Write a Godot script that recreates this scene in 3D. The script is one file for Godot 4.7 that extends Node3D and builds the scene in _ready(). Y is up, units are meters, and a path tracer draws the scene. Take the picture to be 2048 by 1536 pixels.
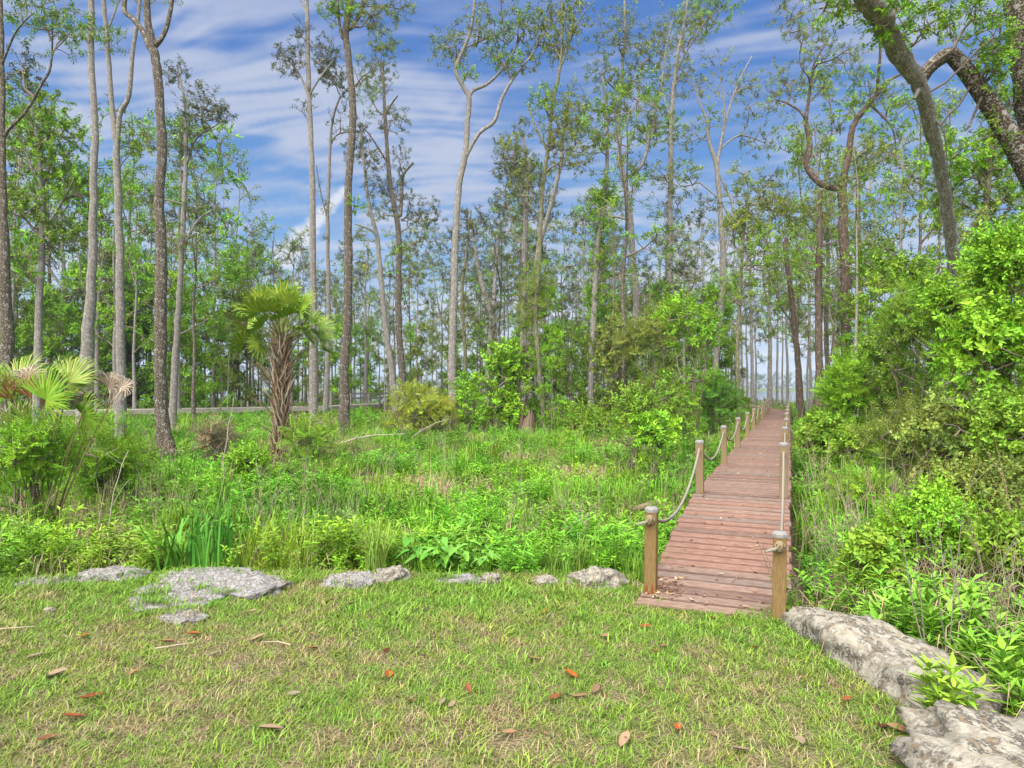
extends Node3D
# A rope-railed boardwalk leading from a lawn through a swamp wood to a lake.

const WATER_Y := -0.95
const WALK_DIR := Vector3(0.386, 0, -0.9225)
const WALK_LEFT := Vector3(-0.9225, 0, -0.386)
const DECK_H := 0.36
const DECK_W := 1.06

const TREES := [
{"l":"dark lichen-spotted trunk rising behind the wind-blown palmetto clump","g":"","b":0,"s":0.82,"t":[[-12.13,0.1,-16,0.162],[-12.15,2.26,-16,0.141],[-12.2,4.19,-16,0.121],[-12.25,6.11,-16,0.081],[-12.29,8.52,-16,0.061],[-12.32,10.44,-16,0.045],[-12.37,11.65,-16,0.035]],"m":[[[-12.21,7.77,-16,0.045],[-11.7,8.24,-15.97,0.035],[-11.29,8.91,-15.94,0.03],[-11.06,9.32,-15.91,0.025],[-11,10.38,-15.88,0.015]],[[-12.27,9.48,-16,0.03],[-11.79,10.08,-15.78,0.02],[-11.21,10.41,-15.56,0.01]]],"f":[[-11.24,10.38,-15.67,0.82,0.41,34,0,1],[-10.63,10.03,-15.9,0.66,0.54,34,0,1],[-11.82,9.27,-16.06,0.6,0.6,26,0,3],[-11,10.69,-16.01,0.72,0.36,24,0,1],[-11.73,11.55,-15.85,0.95,0.71,30,0,1]]},
{"l":"leafy pale-stemmed tree with full fresh green crown beside the dark lichen-spotted trunk","g":"","b":1,"s":1.23,"t":[[-17.14,0.07,-24,0.136],[-17.11,3.13,-24,0.129],[-17,6.56,-24,0.106],[-16.96,8.37,-24,0.091],[-17.12,10.17,-24,0.061],[-17.4,11.8,-24,0.038]],"m":[[[-16.96,8.01,-24,0.053],[-17.43,9.65,-24.05,0.038],[-18.01,10.93,-24.1,0.023]],[[-16.98,7.1,-24,0.053],[-16.06,8.3,-23.76,0.038],[-15.46,9.12,-23.53,0.022]]],"f":[[-17.56,11.98,-24.22,1.09,0.82,60,1,1],[-17.88,10.73,-24.04,0.81,0.99,70,1,0],[-16.2,10.82,-23.57,0.97,0.71,60,1,1],[-15.88,8.87,-24.17,0.82,0.82,80,1,0],[-17.55,7.96,-23.84,0.99,0.99,70,1,1],[-16.65,9.62,-23.96,1.08,0.72,60,1,1],[-16.45,7.15,-24.2,0.91,0.73,50,1,1],[-17.67,6.13,-23.64,0.8,0.89,60,1,0]]},
{"l":"straight smooth grey trunk flared low, between the forked grey tree and the palmetto","g":"","b":1,"s":0.82,"t":[[-12.87,0.02,-20,0.227],[-12.78,2.88,-20,0.177],[-12.65,4.83,-20,0.126],[-12.6,7.24,-20,0.107],[-12.57,9.49,-20,0.095],[-12.69,11.45,-20,0.088],[-12.68,13.25,-20,0.082],[-12.66,14.46,-20,0.069]],"m":[[[-12.63,11.75,-20,0.038],[-12.98,12.34,-19.98,0.025],[-13.42,12.93,-19.96,0.013]]],"f":[[-12.6,12.27,-19.85,0.3,0.37,10,0,1],[-13.36,14.51,-20.33,1.38,0.92,50,0,2]]},
{"l":"slim grey tree forked high into two long stems, palmetto fronds at its foot","g":"","b":1,"s":0.82,"t":[[-12.94,-0.22,-22,0.167],[-12.95,2.84,-22,0.139],[-13,6.15,-22,0.118],[-13.08,8.8,-22,0.111],[-13.12,9.71,-22,0.104],[-13.27,11.11,-22,0.076],[-13.43,13.1,-22,0.069],[-13.55,14.42,-22,0.063],[-13.63,15.58,-22,0.049]],"m":[[[-13.07,9.46,-22,0.083],[-12.98,10.6,-21.96,0.076],[-12.66,11.24,-21.92,0.076],[-12.5,12.7,-21.87,0.062],[-12.3,13.83,-21.83,0.055],[-12.17,15.28,-21.79,0.041]],[[-13.42,13.43,-22,0.042],[-13.33,14.24,-22.27,0.028],[-13.29,14.9,-22.54,0.021]]],"f":[[-13.17,12.99,-21.95,0.43,0.46,16,0,1],[-12.58,9.44,-21.96,0.36,0.83,36,1,1],[-12.68,15.45,-21.79,1.47,0.98,50,0,2]]},
{"l":"stout dark trunk blotched with white lichen, forked near the top, standing alone in the weeds","g":"","b":0,"s":0.82,"t":[[-8.41,-0.51,-16.5,0.219],[-8.54,-0.01,-16.5,0.188],[-8.66,0.67,-16.5,0.162],[-8.71,1.79,-16.5,0.141],[-8.73,3.15,-16.5,0.141],[-8.71,4.76,-16.5,0.13],[-8.76,6.25,-16.5,0.115],[-8.7,7.62,-16.5,0.104],[-8.81,9.35,-16.5,0.104],[-8.94,10.07,-16.5,0.109],[-9.06,10.72,-16.5,0.078],[-9.11,11.96,-16.5,0.063]],"m":[[[-8.98,9.97,-16.5,0.083],[-9.24,10.51,-16.61,0.068],[-9.58,10.92,-16.73,0.063],[-9.85,11.24,-16.84,0.059],[-9.79,12.25,-16.96,0.043]],[[-8.91,10.07,-16.5,0.073],[-8.72,10.31,-16.52,0.057],[-8.56,10.77,-16.54,0.052],[-8.4,11.88,-16.57,0.042]]],"f":[[-8.92,7.7,-16.39,0.27,0.22,7,0,2],[-9.04,12.15,-16.61,1.37,0.69,60,0,2]]},
{"l":"thin pale tree with small dark-leaved crown, leaning behind the stout lichen-blotched trunk","g":"","b":1,"s":1.02,"t":[[-15.34,-0.09,-30,0.152],[-15.16,3.29,-30,0.133],[-14.98,6.45,-30,0.114],[-14.84,9.38,-30,0.104],[-14.73,11.64,-30,0.085],[-14.82,14.57,-30,0.057],[-15.16,16.15,-30,0.028]],"m":[[[-14.73,11.64,-30,0.066],[-14.18,12.82,-29.84,0.047],[-13.25,13.31,-29.67,0.028],[-12.51,13.8,-29.51,0.019]],[[-14.91,7.8,-30,0.066],[-14.32,9.23,-30.28,0.048],[-13.65,9.76,-30.56,0.029]]],"f":[[-15.12,15.68,-29.97,0.54,0.72,34,0,3],[-13.78,14.07,-29.47,1.11,0.89,84,0,3],[-14.37,13.01,-29.59,1.11,0.76,56,0,3],[-15.31,12.21,-30.03,0.63,0.68,28,0,3],[-13.26,14.08,-30.19,0.57,0.45,26,0,3],[-14.08,9.54,-30.61,1.04,0.92,62,0,3],[-16.46,10.24,-30.23,0.55,0.45,20,0,3],[-14.7,8.25,-29.99,1.31,0.9,60,0,2],[-14.15,12.23,-29.88,0.54,0.31,14,0,3]]},
{"l":"very tall straight brown-grey trunk with a dark leafy tuft high up, behind the palm","g":"","b":1,"s":1.07,"t":[[-10.15,-0.06,-34,0.204],[-10.17,6.07,-34,0.172],[-10.2,11.19,-34,0.15],[-10.28,13.74,-34,0.129],[-10.43,17.58,-34,0.118],[-10.53,21.41,-34,0.107],[-10.58,23.46,-34,0.086]],"m":[[[-10.38,16.3,-34,0.064],[-10.92,17.69,-34.24,0.043],[-11.64,18.63,-34.48,0.033]],[[-10.4,16.55,-34,0.064],[-9.86,17.19,-33.72,0.043],[-9.03,18.07,-33.45,0.032]],[[-10.48,20.65,-34,0.054],[-10.98,21.74,-34.13,0.032],[-11.31,22.59,-34.25,0.022]]],"f":[[-11.38,18.32,-33.94,0.87,0.87,60,0,3],[-9.69,18.69,-34.28,0.98,0.88,70,0,3],[-9.3,17.69,-34.36,0.77,0.46,26,0,3],[-10.71,19.54,-33.76,0.61,0.61,22,0,3],[-10.64,16.11,-33.85,0.56,0.87,12,0,3],[-10.69,23.16,-33.54,2.02,1.26,40,0,3]]},
{"l":"thick dark trunk with crumbs of white lichen, gently curved, beside the palm","g":"","b":0,"s":1.02,"t":[[-7.07,-0.4,-28,0.265],[-7.07,1.07,-28,0.221],[-7.03,3.18,-28,0.195],[-6.88,6.13,-28,0.177],[-6.91,9.49,-28,0.159],[-6.72,13.07,-28,0.15],[-6.88,15.39,-28,0.141],[-7.01,16.65,-28,0.141],[-6.82,17.92,-28,0.124],[-6.74,19.6,-28,0.097]],"m":[[[-6.97,16.23,-28,0.08],[-7.19,16.46,-27.88,0.062],[-7.3,17.78,-27.76,0.053],[-7.36,18.74,-27.64,0.044]],[[-6.88,16.65,-28,0.088],[-6.43,17.46,-28.12,0.071],[-6.03,18.69,-28.24,0.054]],[[-6.78,14.13,-28,0.044],[-6.27,14.66,-27.88,0.026],[-5.82,14.85,-27.75,0.018]]],"f":[[-7.6,17.4,-27.77,0.58,0.54,34,0,1],[-5.84,17.06,-27.52,1.03,0.74,60,0,2],[-4.97,17.74,-28.25,0.72,0.64,34,0,2],[-5.29,15.72,-27.5,0.83,0.58,34,0,2],[-6.11,14.81,-28.12,0.59,0.85,36,0,2],[-6.92,17.47,-27.96,0.5,0.55,40,1,0],[-6.63,9.27,-28.1,0.3,0.25,12,1,0],[-6.17,18.95,-26.99,2.23,1.22,60,0,2]]},
{"l":"spindly bare-twigged tree hard behind the thick dark curved trunk","g":"","b":1,"s":1.07,"t":[[-10.12,0.11,-36,0.136],[-9.93,4.98,-36,0.114],[-9.99,9.58,-36,0.102],[-9.96,12.29,-36,0.091],[-9.77,15.81,-36,0.068],[-9.31,17.43,-36,0.045]],"m":[[[-9.96,14.46,-36,0.057],[-9.56,15.32,-36.13,0.046],[-8.83,15.58,-36.25,0.034]],[[-9.99,10.67,-36,0.045],[-10.25,12.14,-35.51,0.034],[-10.32,13.31,-35.01,0.022]]],"f":[[-9.91,18.52,-35.71,0.7,0.7,34,0,3],[-9.16,16.07,-35.63,0.7,1.34,20,0,3],[-10.22,11.74,-35.95,0.59,2.16,14,0,3],[-8.96,17.56,-35.67,0.59,0.8,20,0,3]]},
{"l":"thin grey stem leaning away from the thick dark curved trunk, one long side branch","g":"","b":1,"s":1.07,"t":[[-6.2,0.38,-36,0.193],[-6.52,2.55,-36,0.171],[-6.85,4.98,-36,0.148],[-7.15,7.96,-36,0.125],[-7.28,9.58,-36,0.114],[-7.74,11.48,-36,0.091],[-8.04,13.92,-36,0.068],[-8.28,15.95,-36,0.045]],"m":[[[-7.23,9.31,-36,0.068],[-7.49,10.01,-35.72,0.056],[-8.37,10.32,-35.45,0.034]]],"f":[[-8.27,15.89,-36.2,0.6,0.76,22,0,3],[-7.65,13.83,-35.58,0.8,0.8,34,0,3],[-7.42,12.44,-35.77,0.7,0.65,28,0,3],[-8.8,14.5,-36.13,0.54,0.81,16,0,3]]},
{"l":"tall rough grey-brown trunk with dark olive tufts and a short broken limb","g":"","b":0,"s":1.07,"t":[[-5.9,0.38,-36,0.227],[-5.98,2.55,-36,0.193],[-6.14,5.25,-36,0.171],[-6.14,9.86,-36,0.148],[-6.44,11.75,-36,0.136],[-6.66,13.1,-36,0.114],[-6.88,16.35,-36,0.091],[-7.01,19.06,-36,0.057]],"m":[[[-6.06,10.67,-36,0.102],[-6.02,12.1,-36.26,0.092],[-5.99,13.27,-36.52,0.081],[-5.47,14.04,-36.77,0.07]],[[-6.88,16.35,-36,0.057],[-6.45,16.91,-35.73,0.045],[-6.1,17.2,-35.46,0.034]],[[-6.69,13.65,-36,0.057],[-7.33,14.7,-35.57,0.045],[-7.82,15.34,-35.13,0.022]]],"f":[[-7,18.7,-36.39,0.77,0.93,44,0,3],[-7.77,17.34,-35.77,0.75,1.02,36,0,1],[-6.53,16.04,-35.91,1.08,0.65,44,0,3],[-6.14,14.12,-36.44,0.77,0.99,26,0,3],[-6.39,12.36,-36.61,1.1,0.83,56,0,3],[-5,11.08,-36.54,1.21,1.04,80,0,3],[-4.75,9.78,-36.27,1.09,0.98,60,0,2],[-8.26,14.72,-36.14,0.65,1.03,28,0,3],[-7.08,11.19,-35.94,0.76,0.76,34,0,2],[-5,7.98,-36.13,1.09,1.09,44,0,2],[-6.06,8.5,-35.97,0.81,0.81,24,1,1]]},
{"l":"tall grey tree with sinuous trunk forked twice into wide spreading limbs","g":"","b":1,"s":0.94,"t":[[-2.57,-0.58,-29,0.238],[-2.59,1.05,-29,0.192],[-2.59,3.24,-29,0.174],[-2.49,6.94,-29,0.156],[-2.44,8.69,-29,0.137],[-2.31,10.43,-29,0.137],[-2.05,11.74,-29,0.128],[-1.94,13.27,-29,0.11],[-1.88,14.25,-29,0.11],[-2.16,14.79,-29,0.092],[-2.46,15.55,-29,0.082],[-2.07,16.49,-29,0.073],[-1.72,17.63,-29,0.064],[-1.57,19.81,-29,0.046]],"m":[[[-2.09,11.56,-29,0.092],[-1.44,12.69,-28.98,0.082],[-0.78,13.2,-28.95,0.082],[-0.44,14.22,-28.93,0.073],[0.17,15.23,-28.91,0.055],[0.83,16.04,-28.88,0.036],[1.43,17.11,-28.86,0.027]],[[-1.88,14.22,-29,0.082],[-1.71,14.63,-29.12,0.074],[-1.08,14.99,-29.25,0.065],[-0.35,15.8,-29.37,0.056],[0.27,16.92,-29.49,0.037],[0.8,18.19,-29.62,0.028]],[[-2.05,16.45,-29,0.046],[-1.29,16.82,-29.05,0.037],[-0.31,17.24,-29.09,0.028],[0.46,17.79,-29.14,0.018]]],"f":[[-2.75,16.75,-29.5,0.93,1.06,76,0,2],[-1.42,17.15,-28.61,0.77,0.82,44,0,2],[-0.75,16.9,-29.53,0.98,0.93,80,0,1],[0.35,17.62,-29.07,1.05,0.83,76,0,1],[1.47,16.99,-28.71,0.99,0.91,70,0,2],[-0.26,15.71,-28.74,0.86,0.52,40,0,1],[2.08,17.99,-28.8,1.08,0.82,60,0,2],[-1.92,15.27,-28.73,0.56,0.35,20,0,1],[0.61,15.75,-29.18,0.88,0.61,30,0,2],[2.31,16.49,-28.99,0.65,0.61,30,0,2],[-0.51,19.22,-28.06,2.53,1.27,70,0,2]]},
{"l":"slim ivy-dark stem with a light spindle crown close behind the sinuous grey tree","g":"","b":2,"s":0.98,"t":[[-2.17,-0.85,-31,0.108],[-2.19,3.23,-31,0.088],[-2.33,6.03,-31,0.078],[-2.14,7.78,-31,0.059],[-1.91,9.87,-31,0.029]],"m":[],"f":[[-1.86,9.13,-31.3,0.85,1.08,70,0,3],[-2.1,7.39,-31.45,0.95,0.61,30,0,3],[-2.19,4.74,-30.93,0.56,0.93,26,1,2]]},
{"l":"grey trunk split into a tall narrow Y, standing before the lake","g":"","b":1,"s":1.23,"t":[[-1.69,0.74,-46,0.261],[-1.52,3.5,-46,0.232],[-1.35,6.27,-46,0.218],[-1.69,7.31,-46,0.174],[-2.39,10.07,-46,0.131],[-2.63,11.8,-46,0.087],[-2.77,13.19,-46,0.044]],"m":[[[-1.35,6.27,-46,0.174],[-1.22,8.37,-46.2,0.131],[-1.08,10.5,-46.4,0.103],[-0.91,12.29,-46.6,0.074],[-0.77,13.39,-46.8,0.044]]],"f":[[-2.76,11.2,-46.43,1.05,0.91,34,0,3],[-0.83,10.59,-46.01,1.04,0.9,34,0,3],[-2.21,12.84,-46,0.9,0.83,20,0,3],[-0.66,12.88,-46.18,0.83,0.83,20,0,3]]},
{"l":"dark stem wrapped in ivy low down, tall and forked, with light green tufts","g":"","b":2,"s":0.94,"t":[[1.4,-0.63,-27,0.111],[1.18,1.64,-27,0.094],[0.95,4.4,-27,0.085],[1.08,6.49,-27,0.085],[1.22,9.35,-27,0.077],[1.5,11.57,-27,0.077],[1.62,12.89,-27,0.068],[1.91,14.35,-27,0.06],[2.05,15.95,-27,0.051],[1.99,18.15,-27,0.034]],"m":[[[2.03,14.69,-27,0.043],[2.34,15.64,-26.86,0.034],[2.83,16.57,-26.72,0.025],[3.32,17.09,-26.58,0.017]],[[1.44,11.24,-27,0.051],[0.94,12.38,-27.31,0.043],[0.64,13.44,-27.62,0.026]],[[1.14,8.6,-27,0.051],[0.53,9.22,-27.04,0.034],[0.02,10.25,-27.08,0.026]]],"f":[[1.32,13.11,-26.63,0.76,0.56,50,0,1],[1.77,11.98,-26.79,0.81,0.81,60,0,2],[2.59,12.6,-26.95,0.69,0.81,52,0,2],[2.18,11.17,-26.9,0.93,0.93,64,0,2],[0.74,10.08,-27.32,0.94,0.99,84,0,2],[0.12,11.39,-26.85,0.69,0.57,40,0,2],[-0.16,10.62,-27.26,0.53,0.57,26,0,3],[1.05,6.02,-27.37,0.74,0.86,110,2,1],[0.74,4.98,-27.26,0.7,0.82,60,2,2],[2.51,16.26,-26.52,0.8,1,46,0,2],[1.77,15.7,-27.37,0.74,0.82,34,0,2]]},
{"l":"smooth pale leaning trunk rising to a thin crown beside the ivy-wrapped stem","g":"","b":1,"s":1.02,"t":[[1.04,0.24,-33,0.146],[0.94,3.46,-33,0.135],[1.04,5.94,-33,0.125],[1.24,8.13,-33,0.115],[1.94,10.66,-33,0.104],[2.43,12.77,-33,0.094],[2.48,13.88,-33,0.073],[2.75,15.87,-33,0.042]],"m":[[[2.38,12.39,-33,0.052],[3.16,13.75,-33.32,0.042],[3.82,15.13,-33.64,0.021]]],"f":[[3.32,14.66,-32.47,0.88,1.07,50,0,2],[2.89,16.19,-33.18,0.85,0.85,36,0,2],[3.48,12.82,-32.79,0.74,0.89,34,0,2]]},
{"l":"pale column-like trunk with low dark crown between the narrow Y and ivy-wrapped stem","g":"","b":1,"s":1.11,"t":[[0.69,0.03,-38,0.228],[0.66,3.17,-38,0.204],[0.71,9.11,-38,0.18],[0.83,12.51,-38,0.144],[0.89,14.31,-38,0.108],[0.63,16.03,-38,0.06]],"m":[[[0.8,11.74,-38,0.072],[-0.06,13.03,-37.55,0.047],[-0.67,14.57,-37.1,0.035]]],"f":[[-0.4,15.17,-38,0.8,0.86,40,0,3],[0.46,14.36,-38.12,1.03,1.03,56,0,3],[0.75,11.79,-38.18,1.03,1.03,40,0,3],[-0.69,12.08,-38.19,0.69,1.03,30,0,3],[0.6,16.29,-37.93,0.68,0.74,20,0,3]]},
{"l":"grey-brown trunk clad in bright green climbing leaves halfway up","g":"","b":1,"s":0.9,"t":[[3.31,-0.72,-28,0.168],[3.33,1.07,-28,0.141],[3.37,3.07,-28,0.124],[3.49,5.6,-28,0.115],[3.58,7.39,-28,0.106],[3.83,8.86,-28,0.097],[4,10.97,-28,0.08],[4,12.86,-28,0.062],[3.81,14.76,-28,0.035]],"m":[[[4,11.6,-28,0.044],[3.48,12.41,-27.91,0.035],[2.95,13,-27.83,0.018]]],"f":[[3.72,8.89,-28.09,0.55,1.39,130,1,0],[3.93,9.76,-27.84,0.5,0.54,40,1,1],[3.96,13.45,-28,0.72,0.8,66,1,1],[3.57,11.89,-27.63,0.62,0.58,40,0,2],[3.8,6.96,-27.94,0.5,0.76,50,1,0],[3.54,5.33,-28.37,0.64,0.85,50,1,1]]},
{"l":"big grey tree with a bent forked trunk and tall airy crown over the olive thicket","g":"","b":1,"s":0.94,"t":[[5.37,-0.32,-30,0.189],[5.41,1.94,-30,0.171],[5.55,4.19,-30,0.152],[5.59,5.55,-30,0.152],[5.46,7.53,-30,0.142],[5.28,9.83,-30,0.123],[5.05,10.98,-30,0.123],[4.87,12.31,-30,0.095],[4.83,13.89,-30,0.076],[4.98,15.7,-30,0.057],[5.1,17.73,-30,0.047],[5.05,20.21,-30,0.038]],"m":[[[5.1,11.01,-30,0.085],[5.78,11.53,-30,0.076],[6.09,12.32,-30.01,0.076],[6.27,13.4,-30.01,0.066],[6.73,15.03,-30.02,0.047],[6.91,16.61,-30.02,0.038],[7.25,18.19,-30.02,0.028]],[[4.94,11.86,-30,0.057],[5.35,12.72,-29.89,0.047],[5.62,14.03,-29.78,0.038],[5.75,16.21,-29.66,0.028]]],"f":[[4.77,17.38,-29.35,1.06,1.28,90,0,2],[5.09,15.23,-29.97,0.86,1.08,66,0,2],[6.02,16.43,-30.11,1.04,1.31,80,0,2],[6.42,13.7,-29.64,0.85,1.25,64,0,2],[4.73,14.16,-30.21,0.64,0.64,44,1,1],[3.92,15.75,-29.64,0.76,0.85,46,0,2],[6.13,13.19,-30.4,0.69,0.55,44,1,1],[6.95,17.84,-30.22,0.86,1.09,52,0,2],[5.58,11.7,-30.19,0.59,0.59,20,0,3],[5.38,20.64,-30.33,2.05,1.14,40,0,2]]},
{"l":"upright pale trunk with a plume-like crown beside the bent forked grey tree","g":"","b":1,"s":1.07,"t":[[7.98,-0.57,-34,0.193],[8,3.52,-34,0.172],[8.08,7.99,-34,0.15],[8.13,12.98,-34,0.129],[8.23,16.3,-34,0.107],[8.49,18.6,-34,0.086],[8.9,20.65,-34,0.064],[9.1,22.69,-34,0.043]],"m":[[[8.33,17.58,-34,0.064],[9.14,19.19,-34.15,0.043],[10.21,20.82,-34.3,0.032]],[[8.18,15.28,-34,0.054],[7.91,16.47,-34.39,0.033],[7.79,17.68,-34.78,0.022]]],"f":[[8.81,19.76,-33.87,1.17,1.38,80,0,2],[9.83,21.02,-34.57,1.4,0.99,80,0,1],[10.68,21.03,-34.14,1.23,0.77,56,0,1],[8.41,17.63,-34.11,0.97,1.18,64,0,2],[8.13,14.8,-34.22,0.72,1.03,44,1,1],[7.79,12.42,-33.87,0.76,1.02,40,0,2]]},
{"l":"grey tree with wiry, nearly bare wide-forked crown beyond the rope-railed boardwalk","g":"","b":1,"s":0.9,"t":[[9.2,-0.32,-30,0.161],[9.16,1.65,-30,0.133],[9.34,4.19,-30,0.133],[9.54,7.04,-30,0.133],[9.38,9.61,-30,0.114],[9.34,10.6,-30,0.114],[9.2,11.75,-30,0.104],[8.89,12.77,-30,0.076],[8.8,13.67,-30,0.057],[8.44,14.57,-30,0.038],[8.14,15.7,-30,0.019]],"m":[[[9.25,11.64,-30,0.076],[9.53,13.05,-30.02,0.066],[9.81,14.14,-30.05,0.047],[10.31,15.51,-30.07,0.038],[10.89,16.65,-30.1,0.019]],[[9.54,13.17,-30,0.047],[9.56,14.24,-29.85,0.038],[9.29,15.56,-29.7,0.019]],[[9.65,7.8,-30,0.076],[9.83,8.51,-30.13,0.067],[10.06,9.86,-30.27,0.057],[9.74,10.81,-30.4,0.048],[9.57,11.36,-30.54,0.039]],[[9.88,9.16,-30,0.047],[9.44,10.11,-30.19,0.038],[8.59,10.97,-30.38,0.029]],[[9.34,12.31,-30,0.047],[10.42,13.14,-30.4,0.038],[11.72,12.95,-30.81,0.019]]],"f":[[8.57,15.39,-30.33,0.87,0.68,24,0,2],[10.39,15.37,-30.17,1.09,0.86,32,0,2],[9.27,16.01,-29.62,0.85,0.62,16,0,2],[11,12.71,-29.97,0.9,0.86,38,0,2],[8.09,13.26,-30.22,0.86,0.86,28,0,2],[10.72,14.28,-29.96,0.9,0.86,26,0,2],[7.73,11.04,-29.55,0.76,0.84,48,0,2],[8.82,13.74,-29.62,0.76,0.67,20,1,1]]},
{"l":"young tree with broad yellow-green crown leaning over the far boardwalk","g":"","b":2,"s":0.98,"t":[[8.53,0.38,-25,0.079],[8.48,3.01,-25,0.071],[8.61,5.64,-25,0.055],[8.76,7.71,-25,0.039],[8.87,8.84,-25,0.024]],"m":[[[8.65,6.02,-25,0.039],[9.42,7.39,-25.26,0.024],[10.29,8.41,-25.53,0.016]]],"f":[[8.86,8.54,-24.75,1.04,0.86,70,1,2],[8.8,7.74,-25.11,0.76,0.57,70,1,4],[10.01,8.39,-24.74,0.74,0.56,46,1,2],[9.19,6.7,-24.65,0.89,0.89,70,1,1],[10.4,7.85,-24.8,0.45,0.52,24,1,2],[8.46,5.26,-24.95,0.75,0.75,50,1,1]]},
{"l":"brown-barked tree with one big limb swooping out and up like a hook","g":"","b":3,"s":0.9,"t":[[13.56,0.08,-27,0.264],[13.54,1.5,-27,0.222],[13.58,3.02,-27,0.205],[13.52,5.11,-27,0.196],[13.52,6.72,-27,0.179],[13.44,9.01,-27,0.171],[13.42,9.7,-27,0.162],[13.52,10.39,-27,0.136],[13.72,11.3,-27,0.128],[13.87,12.2,-27,0.111],[14.27,12.83,-27,0.119],[14.84,13.52,-27,0.094],[15.33,14.08,-27,0.06],[15.88,14.37,-27,0.043]],"m":[[[13.4,9.62,-27,0.136],[13.1,9.73,-27.05,0.128],[12.65,9.87,-27.09,0.12],[12.2,10.35,-27.14,0.12],[12.06,10.8,-27.19,0.112],[12.22,11.39,-27.23,0.112],[12.18,12.04,-27.28,0.103],[12.1,12.61,-27.33,0.095],[12.22,13.33,-27.37,0.061],[12.35,14.2,-27.42,0.052],[12.51,15,-27.46,0.043],[12.95,15.77,-27.51,0.026]],[[11.96,12.5,-27,0.051],[11.74,12.91,-27.11,0.051],[11.52,13.12,-27.21,0.043],[11.21,13.35,-27.32,0.035],[10.84,13.5,-27.42,0.026]],[[14.84,13.48,-27,0.068],[14.78,14.18,-26.77,0.059],[14.73,14.83,-26.55,0.05],[14.6,15.35,-26.32,0.033]],[[12.3,14.73,-27,0.034],[12.84,14.76,-26.64,0.025],[13.36,15.04,-26.28,0.017]],[[12.18,14.08,-27,0.034],[11.83,15.05,-27.31,0.026],[12.21,16.44,-27.61,0.017]],[[14.58,13.11,-27,0.043],[15.07,12.51,-26.88,0.042],[15.37,11.92,-26.75,0.034],[15.44,10.71,-26.63,0.017]]],"f":[[11.51,14.33,-27.53,0.99,0.79,60,0,2],[12.36,15.19,-26.69,0.76,0.76,44,0,2],[12.02,16.18,-26.92,0.77,0.61,36,0,2],[12.64,13.82,-26.86,0.57,0.77,36,0,2],[10.84,13.21,-27.09,0.61,0.49,20,0,2],[13.57,14.75,-26.62,0.76,0.76,44,0,2],[14.49,13.84,-26.91,0.77,0.77,48,1,1],[13.75,12.91,-26.73,0.56,0.56,24,1,0],[15.4,13.28,-27.02,0.77,0.77,44,0,2],[15.14,11.67,-26.63,0.96,0.96,60,1,1],[14.5,11.22,-26.93,0.93,0.77,50,0,2],[11.47,11.81,-26.48,0.96,0.56,22,0,2],[12.86,10.15,-26.89,0.4,0.36,16,0,2],[14.44,10.6,-27.2,0.41,0.57,24,1,0],[14.69,9.17,-26.84,0.77,0.81,40,1,0],[11.7,16.94,-27.03,1.22,0.81,40,0,2]]},
{"l":"big grey trunk leaning out overhead above the bushes by the boardwalk","g":"","b":1,"s":0.66,"t":[[9.45,0.71,-14,0.15],[8.93,1.95,-13.3,0.122],[8.5,2.92,-12.7,0.108],[8.04,3.79,-12.09,0.099],[7.77,4.23,-11.76,0.097],[7.35,4.84,-11.27,0.096],[7,5.28,-10.87,0.096],[6.7,5.59,-10.57,0.1],[6.37,5.92,-10.21,0.103],[6.09,6.16,-9.93,0.107],[5.85,6.29,-9.77,0.123],[5.44,6.51,-9.47,0.137],[5.11,6.71,-9.17,0.145],[4.84,6.83,-8.97,0.153],[4.32,7.06,-8.5,0.156]],"m":[[[6.48,5.83,-10.31,0.026],[6.72,5.58,-10.33,0.016],[6.96,5.07,-10.61,0.007]],[[6.13,6.13,-9.96,0.044],[6.02,5.98,-9.86,0.031],[5.9,5.84,-9.74,0.022]],[[5.03,6.76,-9.09,0.034],[4.62,6.84,-9.09,0.023],[4.26,6.86,-9.2,0.015]]],"f":[[5.2,6.62,-9.08,0.31,0.26,30,1,0],[5.82,6.7,-9.23,0.37,0.26,34,0,1],[4.83,6.91,-9.24,0.39,0.21,26,0,1],[6.61,6.85,-9.5,0.41,0.33,40,1,1],[6.99,6.63,-9.62,0.35,0.35,34,1,0],[7.1,6.38,-9.88,0.34,0.28,26,1,1],[4.3,6.78,-9,0.34,0.2,20,0,1],[5.46,7.18,-8.79,1.06,0.33,30,0,2]]},
{"l":"dark ridged trunk with an arching pale limb, bushes hiding its foot","g":"","b":0,"s":0.57,"t":[[9.21,-0.26,-10.5,0.365],[8.75,2.18,-10.33,0.313],[8.41,3.86,-10.21,0.284],[8.06,5.21,-10.11,0.255],[7.83,6.31,-10.03,0.241],[7.65,7.18,-9.96,0.22],[7.49,7.96,-9.9,0.194]],"m":[[[8.32,4.17,-10.19,0.167],[7.88,4.92,-10.14,0.16],[7.57,5.44,-10.11,0.147],[7.25,5.92,-10.09,0.134],[6.95,6.33,-10.07,0.121],[6.74,6.57,-10.06,0.114],[6.64,6.65,-10.06,0.108],[6.49,6.58,-10.08,0.102],[6.33,6.44,-10.1,0.096],[6.21,6.25,-10.12,0.096]],[[7.25,6.24,-10.03,0.029],[7.26,6.7,-9.89,0.019],[7.2,7.14,-9.76,0.012]],[[7.14,6.09,-10.04,0.025],[6.89,5.55,-10,0.016],[6.76,5.45,-9.93,0.009]]],"f":[[7.64,6.01,-10.2,0.31,0.31,20,1,1],[7.29,5.49,-10.03,0.38,0.23,16,0,1],[8.17,8.1,-10.1,1.22,0.46,24,0,2]]},
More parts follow.
